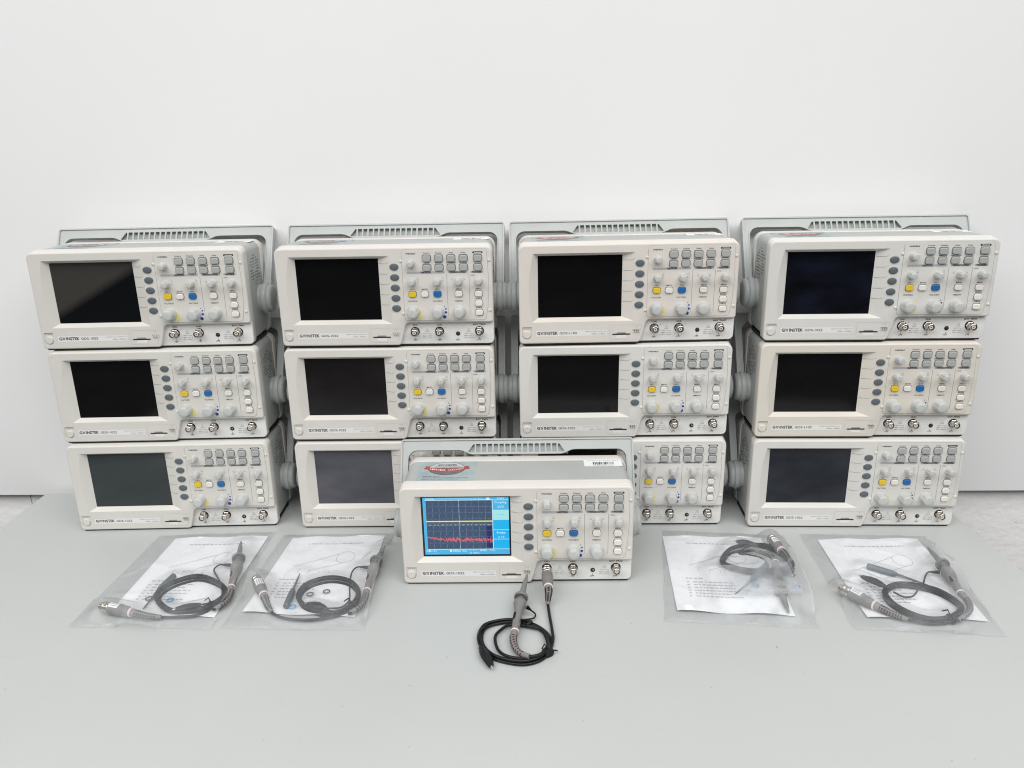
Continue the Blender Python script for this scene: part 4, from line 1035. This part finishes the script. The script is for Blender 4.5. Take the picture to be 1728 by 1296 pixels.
def bag(name, c, content, label, cat, z0=.0004, mfilm='film', seed=0, wr=1.0, n=90, group=None, curve=None):
    c = [Vector(p) for p in c]; o_ = Vector((c[0].x, c[0].y, 0)); mb = MB()
    rows = []
    for j in range(n + 1):
        row = []
        for i in range(n + 1):
            s, t = i / n, j / n
            p = c[0].lerp(c[1], s).lerp(c[3].lerp(c[2], s), t)
            base = p.z
            e = min(s, 1 - s, t, 1 - t)
            h = .0016
            for q, r in content:
                d = math.hypot(p.x - q[0], p.y - q[1])
                if d < .05:
                    k = 1 if d < r else math.exp(-((d - r) / .015) ** 2)
                    h = max(h, (q[2]) * k)
            f = min(1, e / .05)
            nz = noise.noise(Vector((p.x * 26 + seed * 7, p.y * 26, seed))) + .5 * noise.noise(Vector((p.x * 70, p.y * 55 + seed, 3)))
            ridge = 1 - abs(noise.noise(Vector((p.x * 17 + p.y * 9, p.y * 14 - p.x * 6, seed + 4))))
            wz = wr * (.0006 * (nz + 1) + .0013 * max(0, ridge - .86) / .14)
            jx = .0026 * noise.noise(Vector((t * 6, seed, 1))) * (1 if i in (0, n) else 0); jy = .003 * noise.noise(Vector((s * 6, seed, 2))) * (1 if j in (0, n) else 0)
            z = base + z0 + (h * (f if h < .004 else 1)) + wz * (.35 + .65 * f)
            row.append(Vector((p.x + jx, p.y + jy, z)) - o_)
        rows.append(row)
    for _ in range(4):                                   # the film spans the dips between the things it lies on
        zz = [[q.z for q in r] for r in rows]
        for j in range(1, n):
            for i in range(1, n):
                av = (zz[j - 1][i] + zz[j + 1][i] + zz[j][i - 1] + zz[j][i + 1]) / 4
                rows[j][i].z = max(zz[j][i] - .0004, av)
    vs = [p for r in rows for p in r]; N = n + 1; fin = []; fs = []
    for j in range(n):
        for i in range(n):
            f = (j * N + i, j * N + i + 1, (j + 1) * N + i + 1, (j + 1) * N + i)
            (fs if (i < 2 or i >= n - 2 or j < 2 or j >= n - 2) else fin).append(f)
    off = len(mb.v); mb.v += [tuple(p) for p in vs]
    k = mb.mi(mfilm); k2 = mb.mi('seam')
    for f in fin: mb.f.append(list(f)); mb.m.append(k)
    for f in fs: mb.f.append(list(f)); mb.m.append(k2)
    me = mb.mesh(name, 80)
    if sum(p.normal.z for p in me.polygons) < 0: me.flip_normals()
    o = bpy.data.objects.new(name, me); COL.objects.link(o); o.location = o_
    o['label'] = label; o['category'] = cat
    if group: o['group'] = group
    return o

def content_of(D):
    out = []
    def path(k, h, r, dens=4):
        for q in spline(D[k], dens): out.append(((q.x, q.y, q.z + h), r))
    for a, b in zip(D['probe'], D['probe'][1:]):
        for t in range(5):
            q = Vector(a).lerp(Vector(b), t / 5); out.append(((q.x, q.y, q.z + .0075), .004))
    q = D['probe'][1]; out.append(((q[0], q[1], q[2] + .0105), .009)); q = D['probe'][2]; out.append(((q[0], q[1], q[2] + .0098), .008))
    path('relief', .0058, .003); path('bnc', .0092, .005); path('brelief', .0062, .003); path('bcable', .0045, .002)
    for q in spline(D['coil'], 5, True): out.append(((q.x, q.y, .0128), .004))
    path('hook', .0052, .003); path('lead', .0030, .001); path('clip', .0045, .003)
    return out
GL = ['clear plastic bag with a probe, leftmost of the four on the table', 'clear plastic bag with a probe, between the leftmost bag and the lit oscilloscope',
      'clear plastic bag holding a smaller zip bag, just right of the lit oscilloscope', 'clear plastic bag with a probe, rightmost on the table']
for i, (D, l) in enumerate(zip(BAGS, GL)):
    cont = content_of(D)
    if 'zip' in D:
        zc = [Vector(p) for p in D['zip']]
        bag('zip_bag', D['zip'], [((q[0], q[1], .006), .003) for q in spline(D['hook'], 3)], 'small frosted zip bag with a tool and rings inside the larger bag', 'zip bag', .002, 'zipfilm', 9, .5, 40)
        for a in range(6):
            for b in range(6):
                q = zc[0].lerp(zc[1], a / 5).lerp(zc[3].lerp(zc[2], a / 5), b / 5); cont.append(((q.x, q.y, .021), .008))
    bag('plastic_bag', D['bag'], cont, l, 'plastic bag', .0006 + .0006 * (i % 2), 'film', i + 1, 1.0, 120, 'clear bags with probes on the table')

# ---- the probe plugged into the lit oscilloscope
F = FRONT
o = empty('test_probe', 'grey test probe plugged into the lit oscilloscope, black cable coiled in front of it', 'test probe', (0.0, .80, 0), 0, 'test probes')
inv = Vector((0, .8, 0)); sub = lambda l: [Vector(p) - inv for p in l]
jx, jy, jz = F['jack']; dv = Vector((-.0007, -1, -.035)).normalized()
pl = [Vector((jx, jy, jz)) + dv * t for t in (.003, .020, .046)]
bnc_plug(o, sub([pl[0], pl[1], pl[2]]), sticker=False)
relief(o, sub([pl[2], pl[2] + Vector((0, -.009, -.0035)), F['cable'][0]]), .0056, .0029)
probe_head(o, *sub([F['probe'][0], F['probe'][2], F['probe'][3], F['probe'][5]]))
relief(o, sub(F['relief2']), .0048, .003)
ring = [Vector(p) for p in F['outer']]; n = len(ring); c = sum(ring, Vector()) / n
path = sub(F['cable'][:4]); rr = random.Random(1)
for lap, (sc, z) in enumerate(((1.02, .0021), (.93, .0030), (.985, .0056))):
    for k in range(n if lap < 2 else n - 2):
        p = ring[(7 + k) % n]; q = c + (p - c) * (sc + rr.uniform(-.008, .008)); q.z = z + (.0004 * k / n); path.append(q - inv)
inn = [Vector(p) for p in F['inner']]; m_ = len(inn)
st = min(range(m_), key=lambda i: (inn[i] - (path[-1] + inv)).length)
for k in range(m_ + 2):
    q = inn[(st + k) % m_].copy(); q.z = .0052 if k < 3 else .0042; path.append(q - inv)
path += sub(F['cab2'][::-1])
cable(o, path, .0019)
cable(o, sub(F['lead']), .0010, 'ground_lead')
mb = MB(); a, b = sub(F['lead'][:2]); mb.tube([a, a.lerp(b, .5), b], [.0028, .0022, .0012], 'black', 10); part('lead_boot', mb.mesh('lead_boot', 40), o)
cl = sub(F['clip']); clip(o, cl)
cable(o, [cl[0], cl[0] + Vector((-.003, .012, 0)), cl[0] + Vector((-.001, .027, .001)), cl[0] + Vector((.008, .043, .002))], .0010, 'clip_lead')
t = sub(F['tie']); mb = MB()
for k in range(2):
    p = t[0].lerp(t[1], .25 + .5 * k)
    mb.lathe([(.0062, -.0015), (.0066, 0), (.0062, .0015)], Vector((p.x + .001, p.y, .0052)), (-.55, .83, 0), 'black', 14)
mb.tube([t[0] + Vector((-.002, -.001, .002)), t[0] + Vector((.001, .004, .005)), t[0].lerp(t[1], .6) + Vector((0, 0, .004)), t[1], t[2], t[2] + Vector((.003, -.001, 0))], .0009, 'black', 8)
part('cable_tie', mb.mesh('cable_tie', 40), o)

# ---------------------------------------------------------------- setting
def tagst(o): o['kind'] = 'structure'; return o
def wall_y(x): return 1.2245 - .0362 * x

def table_mat():
    m = bpy.data.materials.new('table_laminate'); m.use_nodes = True; nt = m.node_tree; b = nt.nodes['Principled BSDF']
    tc = nt.nodes.new('ShaderNodeTexCoord')
    def nz(scale, det, vec=None, dist=0.0):
        n = nt.nodes.new('ShaderNodeTexNoise'); n.inputs['Scale'].default_value = scale; n.inputs['Detail'].default_value = det; n.inputs['Distortion'].default_value = dist
        nt.links.new(vec or tc.outputs['Object'], n.inputs['Vector']); return n
    def mr(src, a, b_, c, d):
        r = nt.nodes.new('ShaderNodeMapRange'); r.inputs['From Min'].default_value = a; r.inputs['From Max'].default_value = b_; r.inputs['To Min'].default_value = c; r.inputs['To Max'].default_value = d
        nt.links.new(src, r.inputs['Value']); return r.outputs['Result']
    def mul(a, b_):
        k = nt.nodes.new('ShaderNodeMath'); k.operation = 'MULTIPLY'; nt.links.new(a, k.inputs[0]); nt.links.new(b_, k.inputs[1]); return k.outputs[0]
    a = mr(nz(3.2, 4).outputs['Fac'], .3, .7, .965, 1.02)
    s = mr(nz(130, 2).outputs['Fac'], .745, .79, 1.0, .62)            # specks
    mp = nt.nodes.new('ShaderNodeMapping'); mp.inputs['Scale'].default_value = (1, 26, 1); mp.inputs['Rotation'].default_value = (0, 0, .7)
    nt.links.new(tc.outputs['Object'], mp.inputs['Vector'])
    sc = mr(nz(6, 3, mp.outputs['Vector']).outputs['Fac'], .70, .73, 1.0, .96)   # faint scuffs
    f = mul(mul(a, s), sc)
    vm = nt.nodes.new('ShaderNodeVectorMath'); vm.operation = 'SCALE'; vm.inputs[0].default_value = (.485, .504, .496); nt.links.new(f, vm.inputs['Scale'])
    nt.links.new(vm.outputs['Vector'], b.inputs['Base Color'])
    nt.links.new(mr(nz(9, 5).outputs['Fac'], .3, .7, .36, .46), b.inputs['Roughness'])
    b.inputs['Specular IOR Level'].default_value = .4
    bp = nt.nodes.new('ShaderNodeBump'); bp.inputs['Strength'].default_value = .08; bp.inputs['Distance'].default_value = .0005
    nt.links.new(nz(700, 2).outputs['Fac'], bp.inputs['Height']); nt.links.new(bp.outputs['Normal'], b.inputs['Normal'])
    return m
M['table'] = table_mat()
M['tedge'] = mat('table_edge', (.42, .43, .42, 1), .5)
mb = MB()
TX0, TX1 = -.821, .691
cc = [(TX0, .470), (TX1, .470), (TX1, wall_y(TX1) - .012), (TX0, wall_y(TX0) - .012)]
c2 = inset(cc, .0012)
mb.grid([[Vector((x, y, -.028)) for x, y in cc], [Vector((x, y, -.0012)) for x, y in cc], [Vector((x, y, 0)) for x, y in c2]], 'tedge')
mb.add([Vector((x, y, 0)) for x, y in c2], [(0, 1, 2, 3)], 'table'); mb.add([Vector((x, y, -.028)) for x, y in cc], [(3, 2, 1, 0)], 'tedge')
tb = empty('table', 'pale grey laminate table carrying all the oscilloscopes and bags', 'table', (0, .85, -.74))
def tpart(name, mb): return part(name, mb.mesh(name, 30), tb, (0, -.85, .74))
tpart('table_top', mb)
for x in (TX0 + .05, TX1 - .05):
    for y in (.52, 1.12):
        mb = MB(); mb.box(x - .02, x + .02, y - .02, y + .02, -.74, -.0285, 'tedge'); tpart('leg', mb)

def wall_mat(name, col, bump, scale, dist, speck=False):
    m = bpy.data.materials.new(name); m.use_nodes = True; nt = m.node_tree; b = nt.nodes['Principled BSDF']
    tc = nt.nodes.new('ShaderNodeTexCoord'); n = nt.nodes.new('ShaderNodeTexNoise'); n.inputs['Scale'].default_value = scale; n.inputs['Detail'].default_value = 6
    mp = nt.nodes.new('ShaderNodeMapping'); mp.inputs['Scale'].default_value = (1, 1, 1.4 if speck else 1)
    nt.links.new(tc.outputs['Object'], mp.inputs['Vector']); nt.links.new(mp.outputs['Vector'], n.inputs['Vector'])
    bp = nt.nodes.new('ShaderNodeBump'); bp.inputs['Strength'].default_value = bump; bp.inputs['Distance'].default_value = dist
    nt.links.new(n.outputs['Fac'], bp.inputs['Height']); nt.links.new(bp.outputs['Normal'], b.inputs['Normal'])
    n2 = nt.nodes.new('ShaderNodeTexNoise'); n2.inputs['Scale'].default_value = 95 if speck else 2.2; n2.inputs['Detail'].default_value = 3
    nt.links.new(tc.outputs['Object'], n2.inputs['Vector'])
    r = nt.nodes.new('ShaderNodeMapRange')
    for k, v in zip(('From Min', 'From Max', 'To Min', 'To Max'), (.73, .78, 1.0, .35) if speck else (.3, .7, .985, 1.01)): r.inputs[k].default_value = v
    nt.links.new(n2.outputs['Fac'], r.inputs['Value'])
    vm = nt.nodes.new('ShaderNodeVectorMath'); vm.operation = 'SCALE'; vm.inputs[0].default_value = col; nt.links.new(r.outputs['Result'], vm.inputs['Scale'])
    nt.links.new(vm.outputs['Vector'], b.inputs['Base Color']); b.inputs['Roughness'].default_value = .55
    b.inputs['Specular IOR Level'].default_value = .3
    return m
M['board'] = wall_mat('white_board', (.885, .885, .89), .05, 30, .002)
M['rough'] = wall_mat('painted_masonry', (.98, .975, .96), .5, 38, .004, True)
M['ledge'] = mat('ledge_paint', (.66, .61, .58, 1), .6, mottle=.15, mscale=30)
M['floor'] = mat('floor_dark', (.06, .06, .062, 1), .7, mottle=.2, mscale=3)
BA = -math.atan(.0362)
def wall_obj(name, mb, loc):
    o = bpy.data.objects.new(name, mb.mesh(name, 30)); COL.objects.link(o); o.location = loc; o.rotation_euler = (0, 0, BA); return tagst(o)
mb = MB(); mb.box(-3.2, 3.2, 0, .012, -.0085, 2.6, 'board')
wall_obj('wall_panel', mb, (0, wall_y(0), 0))
mb = MB(); mb.box(-3.2, 3.2, .016, .12, -.78, -.0135, 'rough'); mb.box(-3.2, 3.2, .0125, .11, -.0133, -.0095, 'ledge')
for x in (-.871, -.31, .24, 1.02): mb.box(x - .0005, x + .0005, .0156, .0165, -.075, -.0136, 'inkl')
wall_obj('wall', mb, (0, wall_y(0), 0))
mb = MB(); mb.box(-9, 9, -12, 1.6, -.80, -.742, 'floor')
tagst(part('floor', mb.mesh('floor', 30), None))

# ---------------------------------------------------------------- light
w = bpy.data.worlds.new('World'); SC.world = w; w.use_nodes = True
bg = w.node_tree.nodes['Background']; bg.inputs['Color'].default_value = (.95, .98, 1.0, 1); bg.inputs['Strength'].default_value = .08
def lamp(name, loc, target, sx, sy, power, col):
    l = bpy.data.lights.new(name, 'AREA'); l.shape = 'RECTANGLE'; l.size = sx; l.size_y = sy; l.energy = power; l.color = col
    o = bpy.data.objects.new(name, l); COL.objects.link(o); o.location = loc
    o.rotation_euler = (Vector(target) - Vector(loc)).to_track_quat('-Z', 'Y').to_euler(); return o
lamp('ceiling_light', (-.2, -1.5, 3.0), (-.2, -1.1, 0), 9.0, 3.2, 342, (1.0, .992, .98))

# ---------------------------------------------------------------- camera
cam = bpy.data.cameras.new('camera'); co = bpy.data.objects.new('camera', cam); COL.objects.link(co)
cam.sensor_fit = 'HORIZONTAL'; cam.sensor_width = 36; cam.lens = 1304.5528 / 1728 * 36; cam.clip_start = .02; cam.clip_end = 60
pit, rol, hh = .30336514, .02014607, .57543859 - .003
f_ = Vector((0, math.cos(pit), -math.sin(pit))); u0 = Vector((0, math.sin(pit), math.cos(pit))); x0 = Vector((1, 0, 0))
cx = x0 * math.cos(rol) - u0 * math.sin(rol); cy = x0 * math.sin(rol) + u0 * math.cos(rol)
mw = Matrix((cx, cy, -f_)).transposed().to_4x4(); mw.translation = (0, 0, hh); co.matrix_world = mw
SC.camera = co
SC.view_settings.view_transform = 'Standard'; SC.view_settings.look = 'None'; SC.view_settings.exposure = 0
SC.cycles.transparent_max_bounces = 12
SC.cycles.max_bounces = 8
SC.cycles.filter_width = 1.1
